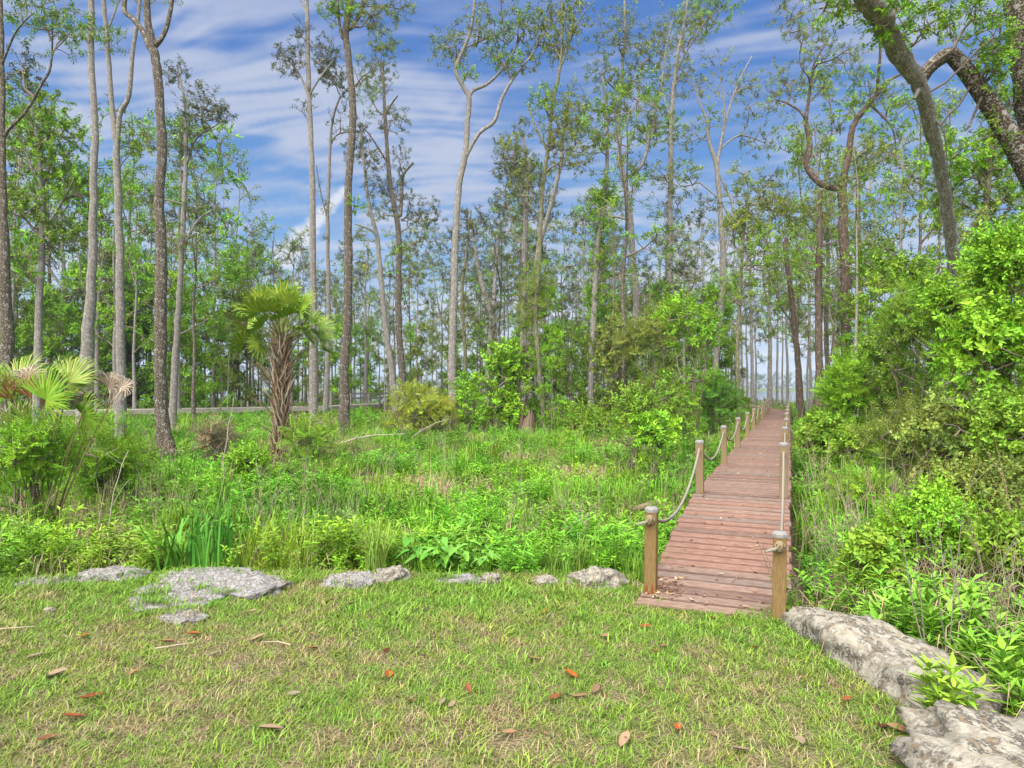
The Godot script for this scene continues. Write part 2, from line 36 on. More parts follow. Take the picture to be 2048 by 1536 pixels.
{"l":"slender brown stem with layered bright foliage under the arching limb","g":"","b":2,"s":0.78,"t":[[10.62,0.42,-15,0.081],[10.65,2.45,-15,0.071],[10.69,4.25,-15,0.066],[10.74,5.83,-15,0.062],[10.8,6.73,-15,0.057],[10.92,7.52,-15,0.047],[11.04,8.54,-15,0.033]],"m":[[[10.76,6.28,-15,0.028],[10.31,6.72,-14.97,0.019],[9.72,6.93,-14.94,0.009]],[[10.74,5.6,-15,0.028],[11.3,6.19,-15.08,0.019],[11.82,6.45,-15.17,0.01]]],"f":[[9.75,6.69,-14.8,0.62,0.4,80,1,0],[10.63,6.58,-15.23,0.69,0.32,80,1,0],[11.03,7.01,-15.16,0.52,0.41,64,1,1],[11.11,7.83,-14.99,0.52,0.41,50,1,1],[10.02,5.9,-15.25,0.53,0.41,50,1,1],[11.03,5.82,-14.96,0.52,0.52,70,1,1],[10.37,5.16,-15.05,0.68,0.45,70,0,2],[11.22,4.86,-14.68,0.55,0.55,60,1,1]]},
{"l":"snapped-off brown trunk with a slight elbow beside the far boardwalk","g":"","b":3,"s":0.82,"t":[[11.77,-0.02,-27,0.145],[11.75,0.69,-27,0.119],[11.63,2.33,-27,0.111],[11.45,4.34,-27,0.111],[11.29,5.8,-27,0.102],[11.12,7.18,-27,0.094],[11.15,7.67,-27,0.085]],"m":[[[11.49,4.14,-27,0.043],[10.94,4.97,-27.16,0.026],[10.76,6.02,-27.31,0.017]]],"f":[[10.86,5.55,-26.95,0.61,0.61,24,1,1],[10.67,4.77,-27.24,0.7,0.82,34,1,1]]},
{"l":"stocky brown trunk with flaking moss, close beside the snapped-off elbow trunk","g":"","b":3,"s":0.82,"t":[[10.97,-0.02,-24,0.167],[10.99,0.39,-24,0.144],[11.08,2.25,-24,0.129],[11.08,4.09,-24,0.121],[11.08,5.95,-24,0.114],[11.12,7.65,-24,0.076],[11.15,8.73,-24,0.045]],"m":[[[11.08,1.87,-24,0.045],[11.42,2.59,-23.87,0.038],[11.5,3.83,-23.74,0.022]]],"f":[[11.26,8.09,-24.31,0.55,0.73,40,0,2],[10.28,6.51,-23.75,0.64,0.71,44,1,1],[11.53,4.75,-23.92,0.43,0.72,30,1,1]]},
{"l":"moss-green trunk half hidden behind the brown tree with the hooked limb","g":"","b":2,"s":0.82,"t":[[15.79,0.36,-30,0.18],[15.74,2.84,-30,0.171],[15.7,5.55,-30,0.161],[15.61,8.25,-30,0.133],[15.65,10.06,-30,0.095],[15.61,11.64,-30,0.057]],"m":[],"f":[[16.3,8.36,-29.46,0.97,0.89,60,1,1],[15.4,8.32,-30.3,0.68,0.91,30,0,2],[16.43,6.85,-29.69,0.98,0.89,50,1,0],[15.73,11.36,-29.85,0.67,0.67,30,1,1]]}
]

const SHRUBS := [
["feathery green bush at the foot of the wind-blown palmetto","",-6.23,0.82,-8.6,0.52,0.55,120,2,0,0.85],
["thin fresh green bush between the palmetto and the stout lichen-blotched trunk","",-6.47,0.61,-10.5,0.63,0.63,120,2,0,0.9],
["small dense bright green bush in the weeds near the palm","",-5.12,0.04,-13,0.37,0.33,90,4,0,0.9],
["pale wispy bush leaning against the palm trunk","",-4.65,0.49,-15.5,0.64,0.58,80,2,1,1],
["brownish twiggy bush between the stout lichen-blotched trunk and the palm","",-6.81,0.49,-15.5,0.4,0.58,60,2,6,1],
["rounded yellow-green feathery bush before the sinuous grey tree","",-3.64,0.56,-26,1.56,1.13,300,2,4,1.5],
["bright light green sapling of broad leaves behind the sinuous grey tree","",-0.29,1.7,-27.5,1.28,1.55,230,1,0,1.6],
["small bright green sapling crowding the sinuous grey trunk","",-1.67,0.8,-26.5,0.64,1.32,110,1,0,1.4],
["loose fresh green bush beyond the ivy-wrapped stem","",2.42,2.91,-29,1.09,1.74,120,1,1,1.3],
["upright olive bush below the climbing-leaf trunk","",4.08,3.12,-27,0.93,2.03,130,1,2,1.3],
["tall dark olive thicket under the bent forked grey tree","",5.19,3.01,-25,1.13,2.07,190,2,2,1.4],
["bright green sapling tiers overhanging the thicket by the boardwalk","",5.7,3.73,-21,1.01,1.26,170,1,0,1.15],
["dark green flat-topped bush touching the far boardwalk posts","",6.57,1.21,-21,0.69,0.63,170,2,5,1.1],
["mid-height green shrub in the thicket beside the boardwalk","",4.9,1.22,-20,0.72,0.75,130,1,1,1],
["thin fresh green shrub with twiggy stems near the rope railing","",2.54,1.02,-14,0.42,0.53,80,1,1,0.9],
["light green sprig bush on the boardwalk bank","",2.58,0.82,-12,0.36,0.32,80,1,0,0.8],
["low bright green bush under the tall olive thicket","",2.82,0.25,-24,1.08,0.65,160,4,1,1.4],
["bright fern-like bush beside the far boardwalk edge","",7.65,1.6,-15,0.54,0.52,200,2,0,1.2],
["fresh green leafy bush against the hooked-limb tree","",6.07,0.67,-13,0.43,0.35,130,1,1,0.9],
["leafy green bush under the overhanging grey trunk","",8.36,1.94,-15,0.95,0.9,180,1,1,1],
["tall feathery green tangle around the overhanging grey trunk","",8.33,2.56,-13.5,0.93,1.12,210,2,1,1.2],
["pale green climber mound at the height of the elbow trunk's break","",9.4,3.83,-16,1.01,0.96,150,1,1,1.1],
["broad green bush below the slender layered stem","",7.15,2.9,-10.5,0.58,0.71,200,1,0,0.9],
["vivid green overhanging bush top beside the dark ridged trunk","",5.66,3,-7.6,0.33,0.51,150,4,0,0.85],
["vivid green leafy bush bulging over the overgrown bank","",5.35,2.07,-7.4,0.42,0.39,170,1,0,0.8],
["small leafy bush beside the deck's middle","",5.34,0.57,-10.5,0.38,0.33,90,1,1,0.8],
["weedy olive bush midway up the overgrown bank","",5.28,0.96,-9,0.6,0.5,150,2,2,0.9],
["large dull green bush spilling down the overgrown bank","",5,1.19,-7.3,0.55,0.49,190,1,2,0.75],
["tall green bush below the vivid overhanging bush","",4.69,1.06,-6.2,0.31,0.49,180,1,1,0.65],
["low light green bush on the bank near the deck edge","",4.01,0.4,-7.6,0.32,0.23,110,2,1,0.75],
["bright fine-leaved bush on the bank opposite the rope-end post","",3.42,0.4,-5.5,0.36,0.35,330,4,0,0.6],
["mid green fine-leaved bush behind the bright fine-leaved bush","",4.17,0.56,-5.9,0.37,0.38,260,4,2,0.65],
["loose green bush on the bank above the boulders","",3.65,0.43,-4.8,0.22,0.3,200,1,1,0.5],
["low pale bush at the deck's side behind the long pale boulder","",2.89,0.16,-5.4,0.19,0.17,120,1,1,0.55]
]

const FALLEN := [[-2.05,-4.27,3,0.07],[-0.68,-3.69,3,0.075],[-0.23,-3.52,2,0.06],[-0.52,-3.39,2,0.05],[0.32,-3.66,3,0.075],[0.22,-3.39,2,0.06],[-2.1,-3.2,2,0.08],[-2.15,-3.4,2,0.09],[0.77,-3.1,3,0.07],[0.92,-4.05,1,0.05],[0.59,-4.24,1,0.055],[0.13,-3.87,1,0.06],[-1.28,-4.28,1,0.05],[-1.61,-4.21,0,0.08],[0.34,-3.39,1,0.07],[0.44,-3.49,1,0.06],[0.86,-3.97,2,0.045],[1.7,-3.39,2,0.06],[1.93,-3.61,1,0.05],[1.74,-3.13,4,0.075],[1.81,-3.09,1,0.1],[-0.75,-3.98,4,0.05],[0.5,-2.98,0,0.075],[1,-2.92,0,0.07],[-2.8,-3.92,0,0.07],[-2.72,-4.23,3,0.05],[-2.52,-3.68,0,0.09],[-1.11,-3.06,0,0.1],[-0.35,-3.37,0,0.06],[-0.3,-3.35,0,0.05],[-1.77,-3.96,0,0.05],[0.23,-4.7,3,0.05],[2,-3.34,0,0.12],[0.88,-4.41,2,0.06],[-1.84,-4.72,0,0.05],[-2.14,-4.13,1,0.07],[1.38,-4.58,2,0.05],[1.47,-4.04,4,0.04],[-1.35,-4.94,1,0.06],[-1.21,-4.05,1,0.05],[-1.18,-4.84,0,0.05],[-2.08,-2.98,1,0.07],[1.29,-2.98,0,0.08],[-2.1,-3.7,1,0.05],[-1.12,-3.43,0,0.05],[-0.01,-3.06,1,0.05]]

# leaf colours, linear
const TINT := [Color(0.20, 0.42, 0.024), Color(0.18, 0.34, 0.028), Color(0.19, 0.26, 0.045), Color(0.105, 0.14, 0.055), Color(0.30, 0.38, 0.035), Color(0.10, 0.25, 0.025), Color(0.26, 0.22, 0.13)]

class MB:
	var v := PackedVector3Array()
	var n := PackedVector3Array()
	var c := PackedColorArray()
	var t := PackedVector2Array()
	var ix := PackedInt32Array()
	func tri(a: Vector3, b: Vector3, d: Vector3, col: Color) -> void:
		var nn := (d - a).cross(b - a).normalized()
		var k := v.size()
		v.append(a); v.append(b); v.append(d)
		for i in 3:
			n.append(nn); c.append(col); t.append(Vector2(0.5, 0.5))
		ix.append(k); ix.append(k + 1); ix.append(k + 2)
	func quad(a: Vector3, b: Vector3, d: Vector3, e: Vector3, col: Color, us := 1.0, vs := 1.0, uo := Vector2.ZERO) -> void:
		var nn := (d - a).cross(b - a).normalized()
		var k := v.size()
		v.append(a); v.append(b); v.append(d); v.append(e)
		for i in 4:
			n.append(nn); c.append(col)
		t.append(uo); t.append(uo + Vector2(us, 0)); t.append(uo + Vector2(us, vs)); t.append(uo + Vector2(0, vs))
		ix.append_array(PackedInt32Array([k, k + 1, k + 2, k, k + 2, k + 3]))
	func leaf(p: Vector3, dir: Vector3, side: Vector3, ln: float, wd: float, col: Color) -> void:
		var m := p + dir * (ln * 0.45)
		var up := side.cross(dir)
		var a := m + side * (wd * 0.5) + up * (wd * 0.16)
		var b := m - side * (wd * 0.5) + up * (wd * 0.16)
		var e := p + dir * ln - up * (ln * 0.08)
		tri(p, a, e, col)
		tri(p, e, b, col)
	func blade(p: Vector3, out: Vector3, h: float, reach: float, wd: float, col: Color) -> void:
		var s := Vector3(-out.z, 0, out.x) * (wd * 0.5)
		var m := p + Vector3(0, h * 0.62, 0) + out * (reach * 0.3)
		var e := p + Vector3(0, h, 0) + out * reach
		var k := v.size()
		var nn := (m - p).cross(s).normalized()
		if nn.y < 0:
			nn = -nn
			s = -s
		v.append(p - s * 0.7); v.append(p + s * 0.7); v.append(m + s); v.append(m - s); v.append(e)
		for i in 5:
			n.append(nn); c.append(col); t.append(Vector2.ZERO)
		ix.append_array(PackedInt32Array([k, k + 1, k + 2, k, k + 2, k + 3, k + 3, k + 2, k + 4]))
	func tube(pts: PackedVector3Array, rad: PackedFloat32Array, sides: int, col: Color, ur := 1.0, vs := 1.0, closed := true) -> void:
		var m := pts.size()
		var k := v.size()
		var prev := Vector3.RIGHT
		var along := 0.0
		for i in m:
			var d := (pts[mini(i + 1, m - 1)] - pts[maxi(i - 1, 0)]).normalized()
			if i > 0: along += pts[i].distance_to(pts[i - 1])
			if absf(prev.dot(d)) > 0.95: prev = Vector3.FORWARD if absf(d.z) < 0.9 else Vector3.UP
			var x := (prev - d * prev.dot(d)).normalized()
			prev = x
			var y := d.cross(x)
			for j in sides + 1:
				var a := TAU * j / sides
				var o := x * cos(a) + y * sin(a)
				v.append(pts[i] + o * rad[i]); n.append(o); c.append(col)
				t.append(Vector2(ur * j / sides, along * vs))
		for i in m - 1:
			for j in sides:
				var q := k + i * (sides + 1) + j
				var r := q + sides + 1
				ix.append_array(PackedInt32Array([q, r, q + 1, q + 1, r, r + 1]))
		if closed:
			var e := v.size()
			v.append(pts[m - 1]); n.append((pts[m - 1] - pts[m - 2]).normalized()); c.append(col); t.append(Vector2(0.5, along * vs))
			for j in sides:
				ix.append_array(PackedInt32Array([e, k + (m - 1) * (sides + 1) + j + 1, k + (m - 1) * (sides + 1) + j]))
	func mesh(mat: Material) -> ArrayMesh:
		var arr := []
		arr.resize(Mesh.ARRAY_MAX)
		arr[Mesh.ARRAY_VERTEX] = v; arr[Mesh.ARRAY_NORMAL] = n; arr[Mesh.ARRAY_COLOR] = c; arr[Mesh.ARRAY_TEX_UV] = t; arr[Mesh.ARRAY_INDEX] = ix
		var m := ArrayMesh.new()
		m.add_surface_from_arrays(Mesh.PRIMITIVE_TRIANGLES, arr)
		m.surface_set_material(0, mat)
		return m

const ORDINAL := ["first", "second", "third", "fourth", "fifth", "sixth", "seventh", "eighth", "ninth", "tenth", "eleventh", "twelfth", "thirteenth", "fourteenth", "fifteenth", "sixteenth", "seventeenth", "eighteenth", "nineteenth"]
var rng := RandomNumberGenerator.new()
var M := {}
var sprays := []
var patch := FastNoiseLite.new()
var rough_ground := FastNoiseLite.new()
var walk := PackedVector3Array()
var rocks := []

# ------------------------------------------------------------------ helpers
func tag(o: Node, label: String, category: String, group := "", kind := "") -> void:
	o.set_meta("label", label)
	if category: o.set_meta("category", category)
	if group: o.set_meta("group", group)
	if kind: o.set_meta("kind", kind)

func numbered(called: String) -> String:
	if not has_node(NodePath(called)): return called
	var i := 1
	while has_node(NodePath("%s_%03d" % [called, i])): i += 1
	return "%s_%03d" % [called, i]

func thing(called: String, at: Vector3, label: String, category: String, group := "", kind := "") -> Node3D:
	var o := Node3D.new()
	o.name = numbered(called)
	add_child(o)
	o.position = at
	tag(o, label, category, group, kind)
	return o

func part(parent: Node, called: String, m: Mesh, at := Vector3.ZERO) -> MeshInstance3D:
	var o := MeshInstance3D.new()
	o.name = called if parent != self else numbered(called)
	o.mesh = m
	o.position = at
	parent.add_child(o, true)
	return o

func copies(parent: Node, called: String, m: Mesh, where: Array, tint: PackedColorArray) -> MultiMeshInstance3D:
	var mm := MultiMesh.new()
	mm.transform_format = MultiMesh.TRANSFORM_3D
	mm.use_colors = true
	mm.mesh = m
	mm.instance_count = where.size()
	for i in where.size():
		mm.set_instance_transform(i, where[i])
		mm.set_instance_color(i, tint[i])
	var o := MultiMeshInstance3D.new()
	o.name = called if parent != self else numbered(called)
	o.multimesh = mm
	parent.add_child(o, true)
	return o

func rnd(a: float, b: float) -> float: return rng.randf_range(a, b)
func rdir() -> Vector3:
	var y := rnd(-1, 1)
	var a := rnd(0, TAU)
	var r := sqrt(1 - y * y)
	return Vector3(r * cos(a), y, r * sin(a))
func vary(c: Color, k := 0.22) -> Color:
	var f := 1.0 + rnd(-k, k)
	var h := rnd(-0.12, 0.14)
	return Color(c.r * f * (1 + h), c.g * f, c.b * f * (1 - h * 0.5))
func srgb(r: float, g: float, b: float) -> Color: return Color(r, g, b).linear_to_srgb()

func edge_at(x: float) -> float:   # where the lawn ends, metres before the camera
	if x < 0.6: return 5.62 + 0.12 * sin(x * 2.1)
	if x < 1.0: return 5.6
	if x < 1.95: return lerpf(5.3, 4.75, (x - 1.0) / 0.95)
	return maxf(lerpf(4.75, 2.6, (x - 1.95) / 0.4), 1.2)

func ground_y(x: float, z: float) -> float:
	var d := -z
	var e := edge_at(x)
	var k := smoothstep(e, e + 1.7, d) * lerpf(1.0, 0.25 + 0.75 * smoothstep(6.0, 14.0, d), smoothstep(1.9, 2.5, x) * (1.0 - smoothstep(0.0, 1.0, 0.40 * d - x + 1.0)))
	var y := -0.42 * k
	y += rough_ground.get_noise_2d(x, z) * (0.03 + 0.12 * k)
	y -= 1.2 * smoothstep(70.0, 95.0, d)
	if x > 2.4: y += 0.3 * smoothstep(2.4, 6.0, x) * smoothstep(3.0, 6.0, d) * (1.0 - smoothstep(30.0, 50.0, d))
	return y

func deck_y(s: float) -> float:
	return lerpf(0.015, DECK_H, smoothstep(0.0, 1.0, clampf((s - 4.9) / 3.3, 0, 1)) * 0.25 + 0.75 * clampf((s - 4.9) / 3.3, 0, 1))

func walk_at(s: float) -> Array:   # [centre of the deck, heading]
	var left := s
	for i in walk.size() - 1:
		var l := Vector2(walk[i].x, walk[i].z).distance_to(Vector2(walk[i + 1].x, walk[i + 1].z))
		if left <= l or i == walk.size() - 2:
			var d := (walk[i + 1] - walk[i]); d.y = 0; d = d.normalized()
			var p := walk[i] + d * left
			if i > 0 and left < 2.0:
				var d0 := (walk[i] - walk[i - 1]); d0.y = 0
				d = d0.normalized().lerp(d, 0.5 + left * 0.25).normalized()
			elif i < walk.size() - 2 and l - left < 2.0:
				var d1 := (walk[i + 2] - walk[i + 1]); d1.y = 0
				d = d1.normalized().lerp(d, 0.5 + (l - left) * 0.25).normalized()
			p.y = deck_y(s)
			return [p, d]
		left -= l
	return [walk[0], WALK_DIR]

func near_walk(x: float, z: float, margin: float) -> bool:
	for i in walk.size() - 1:
		var a := Vector2(walk[i].x, walk[i].z)
		var b := Vector2(walk[i + 1].x, walk[i + 1].z)
		if i == 0: a += (b - a).normalized() * (4.9 + DECK_W * 0.5 + margin)
		if Geometry2D.get_closest_point_to_segment(Vector2(x, z), a, b).distance_to(Vector2(x, z)) < DECK_W * 0.5 + margin: return true
	return false

func on_rock(x: float, z: float, grow: float) -> bool:
	for r in rocks:
		var q := Vector2(x - r[0], z - r[1]).rotated(r[4])
		if pow(q.x / (r[2] * grow), 2) + pow(q.y / (r[3] * grow), 2) < 1: return true
	return false

# ------------------------------------------------------------------ textures and materials
func noise_bytes(w: int, h: int, freq: float, sd: int, octaves := 4, kind := FastNoiseLite.TYPE_SIMPLEX_SMOOTH, gw := 0, gh := 0) -> PackedByteArray:
	var f := FastNoiseLite.new()
	f.noise_type = kind
	f.seed = sd
	f.frequency = freq
	f.fractal_octaves = octaves
	var im := f.get_seamless_image(gw if gw else w, gh if gh else h)
	im.convert(Image.FORMAT_L8)
	if gw: im.resize(w, h, Image.INTERPOLATE_CUBIC)
	return im.get_data()

func tex_of(w: int, h: int, fn: Callable) -> ImageTexture:
	var data := PackedByteArray()
	data.resize(w * h * 3)
	for i in w * h:
		var c: Color = (fn.call(i) as Color).linear_to_srgb()
		data[i * 3] = clampi(int(c.r * 255.0), 0, 255)
		data[i * 3 + 1] = clampi(int(c.g * 255.0), 0, 255)
		data[i * 3 + 2] = clampi(int(c.b * 255.0), 0, 255)
	var im := Image.create_from_data(w, h, false, Image.FORMAT_RGB8, data)
	return ImageTexture.create_from_image(im)

func normal_of(bytes: PackedByteArray, w: int, h: int, k: float) -> ImageTexture:
	var im := Image.create_from_data(w, h, false, Image.FORMAT_L8, bytes)
	im.convert(Image.FORMAT_RGBA8)
	im.bump_map_to_normal_map(k)
	return ImageTexture.create_from_image(im)

func mat(color: Color, roughness: float, tex: Texture2D = null, normal: Texture2D = null, nscale := 1.0) -> StandardMaterial3D:
	var m := StandardMaterial3D.new()
	m.albedo_color = color
	m.roughness = roughness
	m.metallic_specular = 0.3
	if tex: m.albedo_texture = tex
	if normal:
		m.normal_enabled = true
		m.normal_texture = normal
		m.normal_scale = nscale
	return m

func make_materials() -> void:
	var W := 256
	var H := 512
	var streak := noise_bytes(W, H, 0.03, 3, 4, FastNoiseLite.TYPE_SIMPLEX_SMOOTH, W, 64)
	var fine := noise_bytes(W, H, 0.06, 5, 3)
	var blot := noise_bytes(W, H, 0.022, 9, 3)
	var spot := noise_bytes(W, H, 0.07, 11, 2)
	var big := noise_bytes(W, H, 0.008, 13, 2)
	var looks := [
		[Vector3(0.03, 0.021, 0.013), Vector3(0.10, 0.076, 0.054), Vector3(0.27, 0.265, 0.24), 160.0, 0.8, 158.0],
		[Vector3(0.10, 0.088, 0.077), Vector3(0.235, 0.215, 0.195), Vector3(0.36, 0.355, 0.34), 140.0, 0.55, 172.0],
		[Vector3(0.04, 0.034, 0.02), Vector3(0.15, 0.125, 0.075), Vector3(0.36, 0.35, 0.31), 146.0, 0.75, 170.0],
		[Vector3(0.04, 0.027, 0.019), Vector3(0.13, 0.095, 0.072), Vector3(0.25, 0.23, 0.2), 166.0, 0.6, 182.0]]
	M.bark = []
	for k in looks.size():
		var q: Array = looks[k]
		var pick := func(i: int) -> Color:
			var s := streak[i] / 255.0
			var f := fine[i] / 255.0
			var a: Vector3 = (q[0] as Vector3).lerp(q[1], clampf(s * 0.9 + (f - 0.5) * 0.9, 0, 1))
			var cover := smoothstep(q[3], q[3] + 22.0, blot[i] * 0.75 + fine[i] * 0.25 + (big[i] - 128) * 0.35) * float(q[4])
			cover = maxf(cover, smoothstep(q[5], q[5] + 14.0, spot[i] * 0.8 + fine[i] * 0.2))
			a = a.lerp(q[2], clampf(cover, 0, 1))
			if k == 2: a = a.lerp(Vector3(0.13, 0.16, 0.04), smoothstep(120.0, 150.0, big[i]) * 0.6)
			return Color(a.x, a.y, a.z)
		var bump := PackedByteArray()
		bump.resize(W * H)
		for i in W * H: bump[i] = (streak[i] * 2 + fine[i] + spot[i]) / 4
		var m := mat(Color.WHITE, 0.95, tex_of(W, H, pick), normal_of(bump, W, H, 6.0), 0.8)
		M.bark.append(m)
	# leaves
	var lf := mat(Color.WHITE, 0.55)
	lf.vertex_color_use_as_albedo = true
	lf.backlight = Color(0.9, 0.95, 0.55)
	M.leaf = lf
	var gr := mat(Color.WHITE, 0.6)
	gr.vertex_color_use_as_albedo = true
	gr.backlight = Color(0.6, 0.62, 0.4)
	M.grass = gr
	var tw := mat(Color.WHITE, 0.9)
	tw.vertex_color_use_as_albedo = true
	M.twig = tw
	# deck boards: weathered reddish stain
	var g1 := noise_bytes(512, 128, 0.02, 21, 4, FastNoiseLite.TYPE_SIMPLEX_SMOOTH, 48, 128)
	var g2 := noise_bytes(512, 128, 0.09, 23, 3, FastNoiseLite.TYPE_SIMPLEX_SMOOTH, 128, 128)
	var g3 := noise_bytes(512, 128, 0.02, 25, 3)
	var wood := func(i: int) -> Color:
		var s := g1[i] / 255.0 * 0.6 + g2[i] / 255.0 * 0.4
		var a := Vector3(0.158, 0.102, 0.082).lerp(Vector3(0.195, 0.133, 0.108), smoothstep(0.3, 0.65, s))
		a = a.lerp(Vector3(0.235, 0.17, 0.14), smoothstep(0.45, 0.75, g3[i] / 255.0) * 0.7)
		return Color(a.x, a.y, a.z)
	var wt := tex_of(512, 128, wood)
	var wn := normal_of(g1, 512, 128, 3.0)
	M.plank = []
	for k in [Vector3(1, 1, 1), Vector3(0.76, 0.73, 0.73), Vector3(1.1, 1.08, 1.06), Vector3(0.88, 0.95, 0.98), Vector3(1.08, 0.93, 0.88)]:
		var c := Color(minf(k.x * 0.9, 1), minf(k.y * 0.9, 1), minf(k.z * 0.9, 1)).linear_to_srgb()
		var pm := mat(c, 0.8, wt, wn, 0.35)
		pm.vertex_color_use_as_albedo = true
		M.plank.append(pm)
	M.beam = mat(srgb(0.10, 0.06, 0.045), 0.9, null)
	# posts: yellow-brown pine, the two by the lawn with rust-brown feet
	var p1 := noise_bytes(128, 512, 0.02, 31, 4, FastNoiseLite.TYPE_SIMPLEX_SMOOTH, 128, 40)
	var p2 := noise_bytes(128, 512, 0.05, 33, 3)
	for k in 2:
		var pine := func(i: int) -> Color:
			var y := float(i / 128) / 512.0
			var s := p1[i] / 255.0
			var ring := 0.5 + 0.5 * sin(s * 40.0)
			var a := Vector3(0.115, 0.068, 0.022).lerp(Vector3(0.225, 0.155, 0.068), ring * 0.7 + p2[i] / 255.0 * 0.3)
			if k == 1: a = a.lerp(Vector3(0.205, 0.165, 0.11), 0.5)
			var lim := 0.79 + (p1[i] - 128) / 255.0 * 0.22
			if k == 1: lim = 0.95 + (p1[i] - 128) / 255.0 * 0.1
			a = a.lerp(Vector3(0.14, 0.045, 0.012), smoothstep(lim, lim + 0.05, y) * 0.9)
			return Color(a.x, a.y, a.z)
		M["post%d" % k] = mat(Color.WHITE, 0.75, tex_of(128, 512, pine), normal_of(p1, 128, 512, 4.0), 0.6)
	M.cap = mat(srgb(0.24, 0.235, 0.225), 0.7, tex_of(128, 128, func(i: int) -> Color:
		var s := p2[i * 3] / 255.0
		return Color(0.7 + 0.3 * s, 0.7 + 0.3 * s, 0.72 + 0.28 * s)))
	M.rope = mat(srgb(0.27, 0.25, 0.22), 0.95, tex_of(128, 128, func(i: int) -> Color:
		var s := p2[i * 2] / 255.0
		return Color(0.6 + 0.4 * s, 0.6 + 0.38 * s, 0.58 + 0.36 * s)))
	M.knot = mat(srgb(0.20, 0.16, 0.095), 0.95)
	# stone
	var r1 := noise_bytes(512, 512, 0.012, 41, 5)
	var r2 := noise_bytes(512, 512, 0.05, 43, 4, FastNoiseLite.TYPE_SIMPLEX_SMOOTH, 512, 256)
	var r3 := noise_bytes(512, 512, 0.12, 45, 3)
	var cf := FastNoiseLite.new()
	cf.noise_type = FastNoiseLite.TYPE_CELLULAR
	cf.cellular_return_type = FastNoiseLite.RETURN_DISTANCE2_SUB
	cf.cellular_jitter = 1.0
	cf.frequency = 0.035
	cf.fractal_type = FastNoiseLite.FRACTAL_NONE
	cf.domain_warp_enabled = true
	cf.domain_warp_amplitude = 18.0
	cf.domain_warp_frequency = 0.03
	var ci := cf.get_seamless_image(512, 512)
	ci.convert(Image.FORMAT_L8)
	var cr := ci.get_data()
	for k in 2:
		var stone := func(i: int) -> Color:
			var a := Vector3(0.31, 0.295, 0.25).lerp(Vector3(0.18, 0.165, 0.132), r2[i] / 255.0)
			if k == 1: a = Vector3(0.31, 0.31, 0.313).lerp(Vector3(0.19, 0.19, 0.19), r2[i] / 255.0)
			var patchy := smoothstep(116.0, 138.0, r1[i] * 0.66 + r2[i] * 0.2 + r3[i] * 0.14)
			var grit := smoothstep(108.0, 136.0, r3[i] * 0.5 + r2[i] * 0.5)
			a = a.lerp(Vector3(0.05, 0.047, 0.045), patchy * (0.12 + 0.88 * grit) * (0.92 if k == 0 else 0.6))
			if k == 1: a = a.lerp(Vector3(0.06, 0.055, 0.05), (1.0 - smoothstep(8.0, 46.0, cr[i])) * 0.85)
			a = a.lerp(Vector3(0.24, 0.17, 0.09), smoothstep(172.0, 195.0, r2[i]) * 0.5)
			return Color(a.x, a.y, a.z)
		var bump := PackedByteArray()
		bump.resize(512 * 512)
		for i in 512 * 512: bump[i] = (r1[i] + r2[i] + r3[i]) / 3 if k == 0 else (r2[i] + r3[i] + mini(cr[i] * 3, 255)) / 3
		var m := mat(Color.WHITE, 0.95, tex_of(512, 512, stone), normal_of(bump, 512, 512, 8.0), 1.0)
		m.uv1_triplanar = true
		m.uv1_scale = Vector3(0.9, 0.9, 0.9) if k == 0 else Vector3(1.6, 1.6, 1.6)
		M["stone%d" % k] = m
	# soil under the grass
	var s1 := noise_bytes(512, 512, 0.02, 51, 5)
	var s2 := noise_bytes(512, 512, 0.14, 53, 3)
	var soil := func(i: int) -> Color:
		var a := Vector3(0.09, 0.075, 0.04).lerp(Vector3(0.21, 0.17, 0.10), s2[i] / 255.0)
		a = a.lerp(Vector3(0.10, 0.13, 0.035), smoothstep(110.0, 160.0, s1[i]) * 0.7)
		return Color(a.x, a.y, a.z)
	var sm := mat(Color.WHITE, 1.0, tex_of(512, 512, soil), normal_of(s2, 512, 512, 6.0), 1.0)
	sm.uv1_scale = Vector3(0.5, 0.5, 0.5)
	M.soil = sm
	var wm := mat(srgb(0.05, 0.055, 0.05), 0.12, null, normal_of(noise_bytes(256, 256, 0.04, 61, 4), 256, 256, 3.0), 0.25)
	wm.uv1_scale = Vector3(0.15, 0.15, 0.15)
	wm.metallic_specular = 0.6
	M.water = wm

